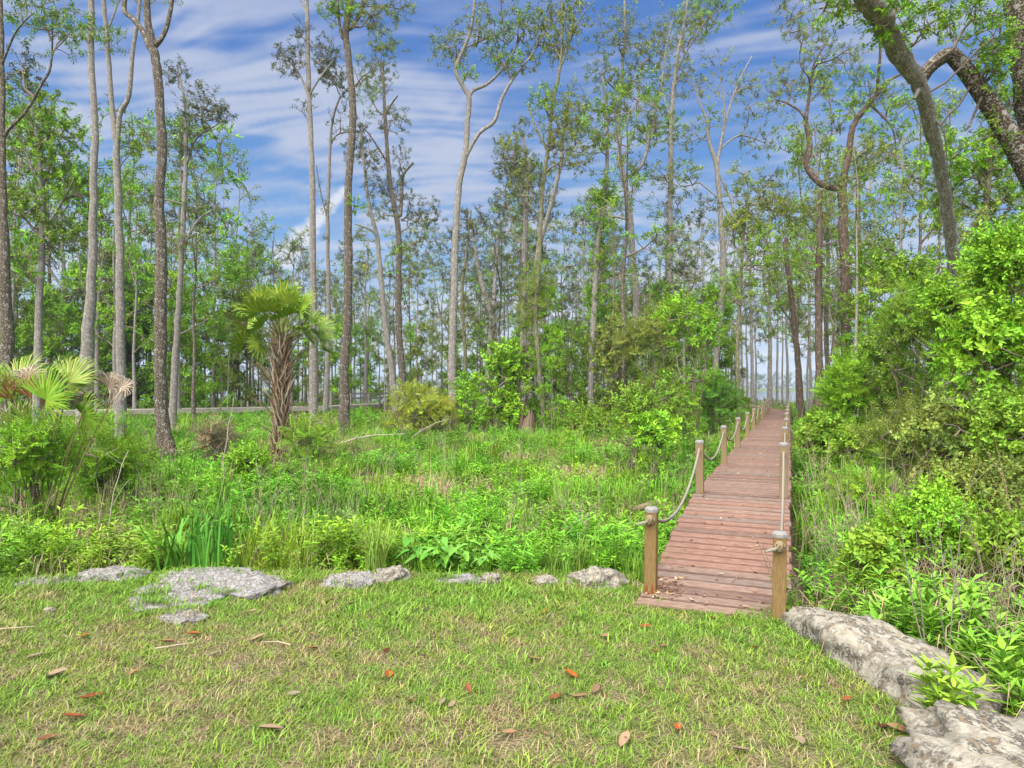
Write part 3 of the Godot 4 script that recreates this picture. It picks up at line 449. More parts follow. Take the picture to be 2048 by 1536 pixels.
func clouds() -> ImageTexture:
	var w := 2048
	var h := 1024
	var data := PackedByteArray()
	data.resize(w * h * 3)
	var a := FastNoiseLite.new(); a.seed = 71; a.frequency = 0.55; a.fractal_octaves = 5; a.noise_type = FastNoiseLite.TYPE_SIMPLEX_SMOOTH
	var b := FastNoiseLite.new(); b.seed = 73; b.frequency = 0.35; b.fractal_octaves = 3; b.noise_type = FastNoiseLite.TYPE_SIMPLEX_SMOOTH
	var top := Vector3(0.085, 0.215, 0.57)
	var mid := Vector3(0.19, 0.41, 0.76)
	var low := Vector3(0.56, 0.70, 0.87)
	var white := Vector3(0.52, 0.58, 0.74)
	var t0 := Vector3(-455.0, 262.0, -1330.0).normalized()
	var t1 := Vector3(-336.0, 395.0, -1330.0).normalized()
	for y in h / 2 + 1:
		var el := PI * (0.5 - (y + 0.5) / h)
		var sy := sin(el)
		var cy := cos(el)
		var g := clampf(sy, 0, 1)
		var base := low.lerp(mid, smoothstep(0.0, 0.26, g)).lerp(top, smoothstep(0.15, 0.5, g))
		for x in w:
			var az := (x + 0.5) / w * TAU
			var d := Vector3(sin(az) * cy, sy, -cos(az) * cy)
			var k := 1.0 / (sy + 0.10)
			var u := d.x * k
			var q := d.z * k
			var r := u * 0.985 + q * 0.17
			var s := q * 0.985 - u * 0.17
			var warp := b.get_noise_2d(u * 1.6, q * 1.6)
			var n1 := a.get_noise_2d(r * 0.6 + warp * 0.7, s * 8.5 + warp * 3.0)
			var n2 := a.get_noise_2d(r * 0.45 + 40.0, s * 1.1 + warp * 1.2)
			var n3 := a.get_noise_2d(r * 1.6 + 9.0 + warp * 1.5, s * 28.0 - warp * 6.0)
			var n4 := a.get_noise_2d(u * 2.6 + 17.0, q * 3.6 - warp * 2.0)
			var wisps := clampf(0.52 + n1 * (0.55 + 0.5 * n4) + n4 * 0.42 + n3 * 0.5, 0, 1)
			var cover := clampf(smoothstep(-0.95, 0.6, n2 * 0.75 + warp * 0.4) * (0.12 + 1.1 * wisps) + n3 * 0.10, 0, 1)
			cover = smoothstep(0.06, 0.95, cover) * 0.92
			var c := base.lerp(white.lerp(Vector3(0.75, 0.8, 0.88), 1.0 - smoothstep(0.05, 0.3, g)), cover)
			# the dissolving contrail
			var f := clampf((d - t0).dot(t1 - t0) / (t1 - t0).length_squared(), 0, 1)
			var off := d.distance_to(t0.lerp(t1, f)) / lerpf(0.016, 0.005, f)
			if off < 2.0:
				c = c.lerp(Vector3(0.8, 0.83, 0.88), (1.0 - smoothstep(0.5, 1.4, off + a.get_noise_2d(u * 22.0, q * 22.0) * 0.6)) * 0.85)
			var o := Color(c.x, c.y, c.z).linear_to_srgb()
			var i := (y * w + x) * 3
			data[i] = int(clampf(o.r, 0, 1) * 255.0); data[i + 1] = int(clampf(o.g, 0, 1) * 255.0); data[i + 2] = int(clampf(o.b, 0, 1) * 255.0)
	for y in range(h / 2 + 1, h):
		for x in w:
			var i := (y * w + x) * 3
			data[i] = 120; data[i + 1] = 130; data[i + 2] = 110
	return ImageTexture.create_from_image(Image.create_from_data(w, h, false, Image.FORMAT_RGB8, data))

# ------------------------------------------------------------------ leaf sprays and plants
func make_spray(kind: int, sd: int) -> ArrayMesh:
	rng.seed = 500 + kind * 17 + sd
	var b := MB.new()
	var stem := Color(0.75, 0.6, 0.5)
	match kind:
		0:   # lanceolate leaves drooping from a twig
			var p := PackedVector3Array([Vector3.ZERO, Vector3(0.02, 0.14, 0.01), Vector3(-0.01, 0.26, 0.03)])
			b.tube(p, PackedFloat32Array([0.004, 0.003, 0.002]), 3, stem, 1, 1, false)
			for i in 24:
				var at := Vector3(rnd(-0.03, 0.03), rnd(0.0, 0.30), rnd(-0.03, 0.03))
				var a := rnd(0, TAU)
				var d := Vector3(cos(a), rnd(-0.6, 0.7), sin(a)).normalized()
				var s := d.cross(Vector3.UP + rdir() * 0.7).normalized()
				b.leaf(at, d, s, rnd(0.09, 0.15), rnd(0.022, 0.034), Color.WHITE * rnd(0.65, 1.0))
		1:   # oval leaves on a branching sprig
			for k in 3:
				var ax := Vector3(rnd(-0.5, 0.5), 1, rnd(-0.5, 0.5)).normalized()
				b.tube(PackedVector3Array([Vector3.ZERO, ax * 0.3]), PackedFloat32Array([0.004, 0.002]), 3, stem, 1, 1, false)
				for i in 11:
					var a := rnd(0, TAU)
					var d := (Vector3(cos(a), rnd(-0.2, 0.8), sin(a)) + ax * 0.4).normalized()
					var s := d.cross(Vector3.UP + rdir() * 0.5).normalized()
					b.leaf(ax * (0.06 + 0.025 * i), d, s, rnd(0.055, 0.095), rnd(0.03, 0.045), Color.WHITE * rnd(0.65, 1.0))
		2:   # fine feathery foliage
			for k in 5:
				var a0 := rnd(0, TAU)
				var ax := Vector3(cos(a0) * 0.6, rnd(0.4, 1.0), sin(a0) * 0.6).normalized()
				b.tube(PackedVector3Array([Vector3.ZERO, ax * 0.28]), PackedFloat32Array([0.003, 0.0015]), 3, stem, 1, 1, false)
				for i in 13:
					var sgn := 1.0 if i % 2 else -1.0
					var sd2 := ax.cross(Vector3.UP).normalized() * sgn
					var d := (sd2 + ax * 0.7 + rdir() * 0.25).normalized()
					b.leaf(ax * (0.04 + 0.019 * i), d, d.cross(Vector3.UP + rdir() * 0.3).normalized(), rnd(0.05, 0.085), rnd(0.011, 0.017), Color.WHITE * rnd(0.65, 1.0))
		3:   # broad pointed leaves in whorls on an upright stem
			b.tube(PackedVector3Array([Vector3(0, -0.1, 0), Vector3(0.01, 0.12, 0), Vector3(0.02, 0.34, 0.01)]), PackedFloat32Array([0.004, 0.004, 0.002]), 4, Color(0.6, 0.8, 0.4), 1, 1, false)
			for w in 4:
				for i in 5:
					var a := TAU * i / 5.0 + w * 0.7 + rnd(-0.25, 0.25)
					var d := Vector3(cos(a), rnd(-0.1, 0.6) + 0.15 * w, sin(a)).normalized()
					b.leaf(Vector3(0.01, 0.08 + 0.085 * w, 0), d, d.cross(Vector3.UP).normalized(), rnd(0.11, 0.17), rnd(0.035, 0.052), Color.WHITE * rnd(0.7, 1.0))
		4:   # small oval leaves, close set
			for k in 5:
				var ax := Vector3(rnd(-0.9, 0.9), 1, rnd(-0.9, 0.9)).normalized()
				b.tube(PackedVector3Array([Vector3.ZERO, ax * 0.32]), PackedFloat32Array([0.003, 0.0015]), 3, stem, 1, 1, false)
				for i in 12:
					var a := rnd(0, TAU)
					var d := (Vector3(cos(a), rnd(-0.2, 0.6), sin(a)) + ax * 0.5).normalized()
					b.leaf(ax * (0.05 + 0.024 * i), d, d.cross(Vector3.UP + rdir() * 0.5).normalized(), rnd(0.04, 0.065), rnd(0.022, 0.032), Color.WHITE * rnd(0.65, 1.0))
	return b.mesh(M.leaf)

func smooth_path(pts: Array, steps: int) -> Array:   # [points, radii] through [x, y, z, r] rows
	var p := PackedVector3Array()
	var r := PackedFloat32Array()
	var m := pts.size()
	for i in m - 1:
		var q := []
		for j in [-1, 0, 1, 2]:
			var w: Array = pts[clampi(i + j, 0, m - 1)]
			q.append(Vector3(w[0], w[1], w[2]))
		for k in steps:
			var t := float(k) / steps
			p.append((q[1] as Vector3).cubic_interpolate(q[2], q[0], q[3], t))
			r.append(lerpf(pts[i][3], pts[i + 1][3], t))
	p.append(Vector3(pts[m - 1][0], pts[m - 1][1], pts[m - 1][2]))
	r.append(pts[m - 1][3])
	return [p, r]

# Twigs grown from a skeleton through each foliage volume, with a leaf spray at each tip.
func grow(parent: Node3D, sk: PackedVector3Array, sr: PackedFloat32Array, blobs: Array, scale: float, twig_mat: Material, low: bool) -> void:
	var b := MB.new()
	var where := {}
	var tints := {}
	for f in blobs:
		var cen := Vector3(f[0], f[1], f[2]) - parent.position
		var rad := Vector3(f[3], f[4], f[3])
		var best := 0
		var bd := 1e9
		var goal := cen - Vector3(0, rad.y * (0.5 if not low else 0.9) + rad.x * 0.4, 0)
		for i in sk.size():
			var dd := sk[i].distance_to(goal)
			if dd < bd: bd = dd; best = i
		var nodes := PackedVector3Array([sk[best]])
		var par := PackedInt32Array([-1])
		var steps := maxi(2, int(sk[best].distance_to(cen) / 0.5))
		var bow := rdir() * sk[best].distance_to(cen) * 0.12
		for i in range(1, steps + 1):
			var t := float(i) / steps
			nodes.append(sk[best].lerp(cen, t) + bow * sin(t * PI) - Vector3(0, sin(t * PI) * 0.15 * rad.y, 0) + rdir() * 0.04)
			par.append(nodes.size() - 2)
		var n: int = f[5]
		var pts := []
		for i in n:
			var q := rdir() * pow(rng.randf(), 0.42)
			pts.append(cen + q * rad)
		var root := sk[best]
		pts.sort_custom(func(x: Vector3, y: Vector3) -> bool: return x.distance_squared_to(root) < y.distance_squared_to(root))
		var first := nodes.size()
		for q in pts:
			var bi := 0
			var bb := 1e9
			for i in range(1, nodes.size()):
				var dd := nodes[i].distance_squared_to(q)
				if dd < bb: bb = dd; bi = i
			nodes.append(q)
			par.append(bi)
		var weight := PackedFloat32Array()
		weight.resize(nodes.size())
		weight.fill(1.0)
		for i in range(nodes.size() - 1, 0, -1): weight[par[i]] += weight[i]
		var tip := 0.0066 * scale
		var cap := sr[best] * 0.8 + 0.004
		for i in range(1, nodes.size()):
			var r1 := minf(tip * pow(weight[i], 0.42), cap)
			var r0 := minf(tip * pow(weight[par[i]], 0.42), cap) if par[i] > 0 else r1 * 1.15
			r0 = minf(r0, r1 * 1.6)
			var mid := nodes[par[i]].lerp(nodes[i], 0.5) + rdir() * nodes[par[i]].distance_to(nodes[i]) * 0.09
			b.tube(PackedVector3Array([nodes[par[i]], mid, nodes[i]]), PackedFloat32Array([r0, (r0 + r1) * 0.5, r1]), 4 if weight[i] > 4 else 3, Color(1, 1, 1), 1, 1, false)
		var key: int = f[6]
		if not where.has(key):
			where[key] = []
			tints[key] = PackedColorArray()
		var base: Color = TINT[f[7]]
		var clump := vary(base, 0.15)
		for i in range(first, nodes.size()):
			var d := (nodes[i] - nodes[par[i]]).normalized()
			d = (d + rdir() * 0.55 + Vector3(0, 0.15, 0)).normalized()
			var x := d.cross(rdir()).normalized()
			var s := scale * rnd(0.75, 1.3)
			where[key].append(Transform3D(Basis(x, d, x.cross(d)).scaled(Vector3(s, s, s)), nodes[i]))
			tints[key].append(vary(clump.lerp(base, 0.4), 0.25))
	if b.v.size():
		b.c.fill(Color(0.19, 0.16, 0.13))
		part(parent, "twigs", b.mesh(twig_mat)).set_meta("kind", "stuff")
	for key in where:
		copies(parent, "crown", sprays[key][(parent.get_index() + key) % 3], where[key], tints[key]).set_meta("kind", "stuff")

func build_tree(d: Dictionary) -> Node3D:
	rng.seed = (d.l as String).hash()
	var t: Array = d.t
	var at := Vector3(t[0][0], ground_y(t[0][0], t[0][2]) - 0.05, t[0][2])
	var root := thing("tree", at, d.l, "tree", d.g)
	var rows := [[at.x, at.y - 0.1, at.z, float(t[0][3]) * 1.25]]
	for q in t.slice(1):
		if float(q[1]) > at.y + 0.55: rows.append(q)
	var sp := smooth_path(rows, 5)
	var p: PackedVector3Array = sp[0]
	var r: PackedFloat32Array = sp[1]
	for i in p.size():
		p[i] -= at
		var k := r[i] * 0.16
		if i > 3: p[i] += Vector3(rnd(-k, k), 0, rnd(-k, k))
		r[i] *= rnd(0.96, 1.04)
	var b := MB.new()
	b.tube(p, r, 12, Color.WHITE, 2.0, 0.8)
	var bm: Material = M.bark[d.b]
	part(root, "trunk", b.mesh(bm))
	var sk := p.slice(p.size() / 4)
	var sr := r.slice(r.size() / 4)
	for l in d.m:
		var lp := smooth_path(l, 4)
		var q: PackedVector3Array = lp[0]
		for i in q.size(): q[i] -= at
		# the limb starts inside the trunk or limb that bears it
		var near := sk[0]
		for w in sk:
			if w.distance_to(q[0]) < near.distance_to(q[0]): near = w
		q[0] = near
		var lb := MB.new()
		lb.tube(q, lp[1], 9, Color.WHITE, 1.0, 0.8)
		part(root, "limb", lb.mesh(bm))
		sk.append_array(q)
		sr.append_array(lp[1])
	grow(root, sk, sr, d.f, d.s, M.twig, false)
	return root

func build_shrub(a: Array) -> void:
	rng.seed = (a[0] as String).hash()
	var at := Vector3(a[2], ground_y(a[2], a[4]) - 0.05, a[4])
	var root := thing("shrub", at, a[0], "bush", a[1])
	var cen := Vector3(a[2], a[3], a[4]) - at
	var rx: float = a[5]
	var ry: float = a[6]
	var sk := PackedVector3Array()
	var sr := PackedFloat32Array()
	for k in 6:
		var foot := Vector3(rnd(-0.25, 0.25) * rx, 0, rnd(-0.25, 0.25) * rx)
		var top := cen + Vector3(rnd(-0.6, 0.6) * rx, rnd(-0.2, 0.5) * ry, rnd(-0.6, 0.6) * rx)
		var q := PackedVector3Array()
		var r := PackedFloat32Array()
		for i in 7:
			var t := i / 6.0
			q.append(foot.lerp(top, t) + Vector3(rnd(-1, 1), 0, rnd(-1, 1)) * 0.04 * rx + (foot - Vector3.ZERO) * sin(t * PI) * 0.6)
			r.append(lerpf(0.012, 0.004, t) * (0.6 + rx))
		var b := MB.new()
		b.tube(q, r, 6, Color(0.15, 0.12, 0.09))
		part(root, "stem", b.mesh(M.twig))
		sk.append_array(q)
		sr.append_array(r)
	var blobs := []
	var nb := 5
	blobs.append([at.x + cen.x, at.y + cen.y, at.z + cen.z, rx * 0.85, ry * 0.85, int(a[7] * 0.3), a[8], a[9]])
	for k in nb:
		var o := rdir() * 0.62
		blobs.append([at.x + cen.x + o.x * rx, maxf(at.y + cen.y + o.y * ry, at.y + 0.2), at.z + cen.z + o.z * rx, rx * rnd(0.35, 0.6), ry * rnd(0.3, 0.55), int(a[7] * 0.14), a[8], a[9]])
	if cen.y - ry > 0.3:
		blobs.append([at.x + cen.x, at.y + (cen.y - ry * 0.5) * 0.6, at.z + cen.z, rx * 0.7, (cen.y - ry * 0.5) * 0.6, int(a[7] * 0.25), a[8], a[9]])
	grow(root, sk, sr, blobs, a[10], M.twig, true)

func generic_tree(label: String, group: String, at: Vector3, h: float, bark: int, leaf: int, col: int, first: float, n: int, fork: bool, s: float) -> Dictionary:
	var t := []
	var x := at.x
	var z := at.z
	var r0 := h * rnd(0.006, 0.0105)
	var wx := rnd(-0.03, 0.03) * h
	for i in 8:
		var k := i / 7.0
		t.append([x + wx * k * k + rnd(-0.012, 0.012) * h * k, at.y + h * k, z + rnd(-0.012, 0.012) * h * k, r0 * (1.0 - 0.85 * k)])
	var m := []
	var f := []
	if fork:
		var k := int(rnd(3, 5))
		var q: Array = t[k]
		var sx := 1.0 if rng.randf() < 0.5 else -1.0
		m.append([[q[0], q[1], q[2], q[3] * 0.8], [q[0] + sx * 0.05 * h, q[1] + 0.12 * h, q[2] + rnd(-0.05, 0.05) * h, q[3] * 0.6], [q[0] + sx * 0.08 * h, q[1] + 0.36 * h, q[2] + rnd(-0.1, 0.1) * h, q[3] * 0.25]])
		f.append([q[0] + sx * 0.08 * h, q[1] + 0.36 * h, q[2], 0.07 * h, 0.07 * h, n, leaf, col])
	var blobs := 7
	for i in blobs:
		var k := lerpf(first, 1.0, (i + 0.5) / blobs)
		var a := i * 2.4 + rnd(-0.5, 0.5)
		var w := lerpf(0.10, 0.03, (k - first) / (1.0 - first)) * h
		f.append([x + wx * k * k + cos(a) * w, at.y + h * k, z + sin(a) * w, h * rnd(0.045, 0.075), h * rnd(0.04, 0.065), n, leaf, col])
	return {"l": label, "g": group, "b": bark, "s": s, "t": t, "m": m, "f": f}

func px_x(px: float, d: float) -> float: return (px - 1024.0) / 1330.0 * d

func far_woods() -> void:
	var kinds := [
		["slender grey tree with thin dark crown", "far wood trees", 1, 0, 3, 0.5, 13, true, 1.6],
		["straight grey pole-like tree with sparse olive tufts", "far wood trees", 1, 0, 2, 0.4, 11, false, 1.6],
		["forked grey-brown tree with light green leaves", "far wood trees", 0, 0, 1, 0.45, 14, true, 1.6],
		["full-leaved fresh green tree", "far wood trees", 1, 1, 0, 0.3, 21, true, 1.6],
		["bright green young tree leafy to the ground", "far young trees", 2, 1, 0, 0.12, 34, false, 1.6],
		["olive young tree leafy to the ground", "far young trees", 2, 1, 2, 0.10, 30, false, 1.6]]
	var belts := [   # px from, px to, depth from, depth to, top y from, top y to, count, kinds
		[-120, 470, 38, 56, 200, 430, 20, [0, 3, 2, 3, 1]],
		[440, 1000, 40, 68, 440, 660, 42, [0, 1, 1, 2, 0]],
		[960, 1700, 34, 66, 330, 620, 56, [0, 1, 2, 0, 1]],
		[1000, 1700, 26, 36, 150, 400, 6, [0, 1, 2]],
		[1650, 2250, 22, 45, 150, 450, 14, [2, 1, 0, 1]],
		[-150, 500, 42, 58, 490, 670, 42, [4, 4, 4, 5]],
		[520, 1000, 44, 66, 630, 730, 20, [4, 5, 4]],
		[1020, 1480, 26, 48, 570, 720, 32, [4, 4, 2, 5]],
		[1600, 2250, 18, 40, 500, 690, 14, [4, 5, 4]]]
	var protos := {}
	for b in belts:
		for i in int(b[6]):
			rng.seed = 9000 + i * 31 + int(b[0]) + int(b[4]) * 7
			var d := rnd(b[2], b[3])
			var px := lerpf(b[0], b[1], (i + rnd(0, 1)) / float(b[6]))
			var x := px_x(px, d)
			if near_walk(x, -d, 0.9): x += 2.4 if x > -0.42 * d else -2.4
			if near_walk(x, -d, 0.6): continue
			var k: int = b[7][i % (b[7] as Array).size()]
			var top := 1.6 + (775.0 - rnd(b[4], b[5])) / 1330.0 * d
			var gy := ground_y(x, -d)
			var h := top - gy
			var variant := i % 3
			var key := k * 3 + variant
			var q: Array = kinds[k]
			var place: String = ["in the wood behind the palmetto", "between the palm and the lake", "beyond the olive thicket, before the lake", "towering over the olive thicket", "behind the overhanging grey trunk", "beyond the grey railed walkway", "on the lake edge behind the sinuous tree", "among the olive thicket", "among the bank bushes"][belts.find(b)]
			var o: Node3D
			if not protos.has(key):
				rng.seed = 77 + key
				var dat := generic_tree(q[0], q[1], Vector3(x, gy, -d), 14.0 if k < 4 else 6.0, q[2], q[3], q[4], q[5], q[6], q[7], q[8] * (1.0 if k < 4 else 0.75))
				o = build_tree(dat)
				if k >= 4: o.name = numbered("young_tree")
				protos[key] = o
			else:
				o = (protos[key] as Node3D).duplicate()
				o.name = numbered("tree" if k < 4 else "young_tree")
				add_child(o)
				o.position = Vector3(x, gy - 0.05, -d)
			o.set_meta("label", q[0] + " " + place)
			rng.seed = 33000 + i * 13 + key
			o.rotation.y = rnd(0, TAU)
			var s := h / (14.0 if k < 4 else 6.0)
			o.scale = Vector3(s, s, s) * Vector3(rnd(0.9, 1.1), 1, rnd(0.9, 1.1))

# ------------------------------------------------------------------ palms
func fan(nb: int, half: float, radius: float, droop: float, ragged: float, cols: Array) -> ArrayMesh:
	var b := MB.new()
	for i in nb:
		var a := lerpf(-half, half, i / float(nb - 1)) + rnd(-0.03, 0.03)
		var side := absf(a) / half
		var rr := radius * (1.0 - 0.22 * side) * rnd(1.0 - ragged, 1.0)
		var d := Vector3(sin(a), cos(a), 0)
		var s := Vector3(cos(a), -sin(a), 0) * radius * half / nb
		var col: Color = vary((cols[i % cols.size()] as Color), 0.15)
		var cup := 0.16 * side * side * radius   # the two halves fold up along the midrib
		var pleat := 0.02 * radius * (1 if i % 2 else -1)
		var p1 := d * rr * 0.34 + Vector3(0, 0, pleat + cup * 0.6)
		var p2 := d * rr * 0.75 + Vector3(rnd(-0.02, 0.02), -droop * 0.2 * radius, cup + rnd(-0.03, 0.03))
		var p3 := d * rr + Vector3(rnd(-0.05, 0.05), -droop * 0.7 * radius - 0.02, cup - 0.1 * radius + rnd(-0.06, 0.06))
		b.tri(Vector3.ZERO, p1 - s * 0.7, p1 + s * 0.7, col)
		b.quad(p1 - s * 0.7, p2 - s * 0.3, p2 + s * 0.3, p1 + s * 0.7, col)
		b.tri(p2 - s * 0.3, p3, p2 + s * 0.3, col)
	return b.mesh(M.leaf_fan)

func stalk(ln: float, r: float, col: Color) -> ArrayMesh:
	var b := MB.new()
	b.tube(PackedVector3Array([Vector3.ZERO, Vector3(0, ln * 0.35, 0.03 * ln), Vector3(0, ln * 0.7, 0.04 * ln), Vector3(0, ln, 0)]), PackedFloat32Array([r * 1.5, r, r * 0.8, r * 0.6]), 5, col)
	return b.mesh(M.leaf_fan)

func frame_along(d: Vector3, face: Vector3) -> Basis:
	var y := d.normalized()
	var x := y.cross(face).normalized()
	return Basis(x, y, x.cross(y))

func palms() -> void:
	var lf := mat(Color.WHITE, 0.5)
	lf.vertex_color_use_as_albedo = true
	lf.backlight = Color(0.8, 0.85, 0.45)
	M.leaf_fan = lf
	rng.seed = 4242
	var green := [Color(0.13, 0.25, 0.02), Color(0.18, 0.285, 0.025), Color(0.24, 0.29, 0.035), Color(0.10, 0.21, 0.02)]
	var dead := [Color(0.24, 0.19, 0.13), Color(0.32, 0.27, 0.21), Color(0.2, 0.14, 0.08)]
	var fans := []
	for k in 3: fans.append(fan(36, 1.9 - 0.2 * k, 0.7, 0.04 + 0.05 * k, 0.2, green))
	var dead_fan := fan(34, 1.3, 0.8, 0.9, 0.25, dead)
	# cabbage palm
	var d := 17.0
	var at := Vector3(px_x(556, d), 0, -d)
	at.y = ground_y(at.x, at.z) - 0.03
	var palm := thing("palm_tree", at, "cabbage palm with fan fronds and criss-cross brown leaf bases on its trunk", "palm")
	var th := 3.5
	var b := MB.new()
	var tp := PackedVector3Array()
	var tr := PackedFloat32Array()
	for i in 13:
		var k := i / 12.0
		tp.append(Vector3(0.14 * k + 0.05 * sin(k * 5.0), th * k, 0.03 * sin(k * 4.0)))
		tr.append(0.115 + 0.035 * sin(k * 2.6))
	b.tube(tp, tr, 12, Color(0.12, 0.08, 0.05), 2, 0.8)
	part(palm, "trunk", b.mesh(M.bark[3]))
	var boots := []
	for k in 4:
		var q := MB.new()
		var col: Color = [Color(0.20, 0.14, 0.085), Color(0.27, 0.20, 0.135), Color(0.15, 0.095, 0.055), Color(0.33, 0.27, 0.2)][k]
		for sgn: float in [-1.0, 1.0]:
			q.tube(PackedVector3Array([Vector3(0.075 * sgn, -0.05, 0.0), Vector3(0.045 * sgn, 0.14, 0.05), Vector3(0.0, 0.30, 0.075)]), PackedFloat32Array([0.03, 0.026, 0.02]), 5, col, 1, 1, false)
		q.tube(PackedVector3Array([Vector3(0, 0.28, 0.07), Vector3(0, 0.40 + 0.05 * k, 0.12), Vector3(0.01, 0.47 + 0.08 * k, 0.17)]), PackedFloat32Array([0.026, 0.022, 0.012]), 5, col)
		boots.append(q.mesh(M.twig))
	for i in 150:
		var k := i / 149.0
		var y := 0.1 + k * (th - 0.25)
		var a := i * 2.399
		var ti := clampi(int(k * 12), 0, 12)
		var o := part(palm, "leaf_base", boots[i % 4])
		o.position = tp[ti].lerp(tp[mini(ti + 1, 12)], k * 12 - ti) * Vector3(1, 0, 1) + Vector3(sin(a), 0, cos(a)) * (tr[ti] - 0.01) + Vector3(0, y - 0.1, 0)
		o.rotation = Vector3(rnd(-0.06, 0.14), a, rnd(-0.25, 0.25))
		o.scale = Vector3.ONE * rnd(0.6, 0.85)
	var crown := tp[12]
	# bare dead leaf stalks between the leaf bases
	var st := [stalk(0.85, 0.013, Color(0.17, 0.125, 0.075)), stalk(0.6, 0.012, Color(0.13, 0.1, 0.07))]
	for i in 70:
		var k := 1.0 - 0.75 * pow(rng.randf(), 1.8)
		var a := i * 2.399 + 0.8
		var o := part(palm, "dead_stalk", st[i % 2])
		var up := lerpf(0.5, 1.5, k)
		o.position = tp[12] * Vector3(k, 0, k) + Vector3(sin(a) * 0.14, th * k, cos(a) * 0.14)
		o.basis = frame_along(Vector3(sin(a), up + rnd(-0.3, 0.2), cos(a)), Vector3.UP)
	for i in 34:
		var a := i * 2.399 + 0.3
		var k := i / 33.0
		var el := lerpf(1.3, 0.0, k) + rnd(-0.2, 0.2)
		var dir := Vector3(sin(a) * cos(el), sin(el), cos(a) * cos(el)).normalized()
		var ln := lerpf(0.85, 0.98, k)
		var fr := Node3D.new()
		fr.name = "frond"
		palm.add_child(fr, true)
		fr.position = crown + Vector3(sin(a), 0, cos(a)) * 0.06 - Vector3(0, 0.3 * k, 0)
		var stm := part(fr, "stalk", stalk(ln, 0.012, Color(0.16, 0.2, 0.05)))
		stm.basis = frame_along(dir, Vector3.UP if absf(dir.y) < 0.9 else Vector3.RIGHT)
		var fm := part(fr, "fan", fans[i % 3], dir * ln * 0.98)
		var axis := (dir + Vector3(0, -0.12 * k, 0)).normalized()
		var inward := Vector3(-sin(a), 0.5, -cos(a))
		var face := (inward - axis * axis.dot(inward)).normalized()
		fm.basis = frame_along(axis, face.rotated(axis, rnd(-1.3, 1.3))).scaled(Vector3.ONE * rnd(0.9, 1.1))
	var dfr := Node3D.new()
	dfr.name = "frond"
	palm.add_child(dfr, true)
	dfr.set_meta("label", "withered brown frond")
	dfr.position = crown - Vector3(0.1, 0.2, 0)
	part(dfr, "stalk", stalk(0.9, 0.011, Color(0.2, 0.14, 0.08))).basis = frame_along(Vector3(-1, 0.75, 0.2), Vector3.UP)
	var df := part(dfr, "fan", dead_fan, Vector3(-0.72, 0.54, 0.14))
	df.basis = frame_along(Vector3(-1, 0.1, 0.1), Vector3.BACK).scaled(Vector3.ONE * 0.5)
	# wind-blown palmetto: fans given as hub, direction, radius, kind
	var pz := 8.8
	var pat := Vector3(px_x(95, pz), 0, -pz)
	pat.y = ground_y(pat.x, pat.z) - 0.02
	var pt := thing("palmetto", pat, "low palmetto clump with green, brown and grey withered fan fronds blown sideways", "palmetto")
	var gf := [fan(46, 1.75, 0.62, 0.05, 0.1, [Color(0.14, 0.27, 0.025), Color(0.11, 0.25, 0.02), Color(0.2, 0.28, 0.03)]), fan(40, 1.2, 0.62, 0.1, 0.15, [Color(0.19, 0.26, 0.035), Color(0.24, 0.26, 0.08), Color(0.13, 0.25, 0.025)])]
	var bf := [fan(38, 0.95, 0.6, 0.0, 0.2, [Color(0.15, 0.075, 0.025), Color(0.09, 0.045, 0.016), Color(0.22, 0.13, 0.06)]), fan(60, 1.5, 0.56, 1.25, 0.35, [Color(0.22, 0.175, 0.135), Color(0.16, 0.12, 0.085), Color(0.29, 0.25, 0.2)])]
	for f in [[115, 800, 0.85, 1.0, 0.3, 1.15, gf[0]], [125, 770, 1.0, 0.55, 0.1, 1.1, gf[1]], [70, 795, -0.1, 1.0, 0.0, 0.95, bf[0]], [95, 815, 0.9, 0.5, 0.4, 0.7, bf[0]], [205, 775, 0.75, 0.75, 0.1, 1.05, bf[1]], [240, 775, 1.0, 0.35, -0.2, 0.8, bf[1]], [185, 800, 0.2, 0.9, 0.5, 0.8, bf[1]], [10, 790, -0.7, 1.0, 0.2, 1.1, gf[0]], [20, 770, 0.3, 1.0, -0.3, 1.2, gf[1]], [150, 765, 0.6, 1.0, -0.4, 1.0, gf[1]], [30, 800, -0.3, 1.0, 0.3, 0.9, bf[0]], [45, 760, 0.1, 1.0, -0.5, 1.1, bf[1]], [90, 850, -0.8, 0.4, 0.6, 1.0, gf[1]], [170, 830, 1.0, 0.2, 0.6, 1.0, gf[0]]]:
		var hub := Vector3(px_x(f[0], pz), 1.6 + (775.0 - f[1]) / 1330.0 * pz, -pz + rnd(-0.25, 0.25)) - pat
		var fr := Node3D.new()
		fr.name = "frond"
		pt.add_child(fr, true)
		var foot := Vector3(rnd(-0.12, 0.12), 0.0, rnd(-0.12, 0.12))
		fr.position = foot
		var sd := hub - foot
		var live: bool = f[6] in gf
		var sk2 := part(fr, "stalk", stalk(sd.length(), 0.012, Color(0.2, 0.24, 0.06) if live else Color(0.2, 0.15, 0.09)))
		sk2.basis = frame_along(sd, Vector3.BACK)
		var fm := part(fr, "fan", f[6], sd)
		fm.basis = frame_along(Vector3(f[2], f[3], f[4]), (Vector3.BACK + rdir() * 0.4).normalized()).scaled(Vector3.ONE * float(f[5]) * 0.85)

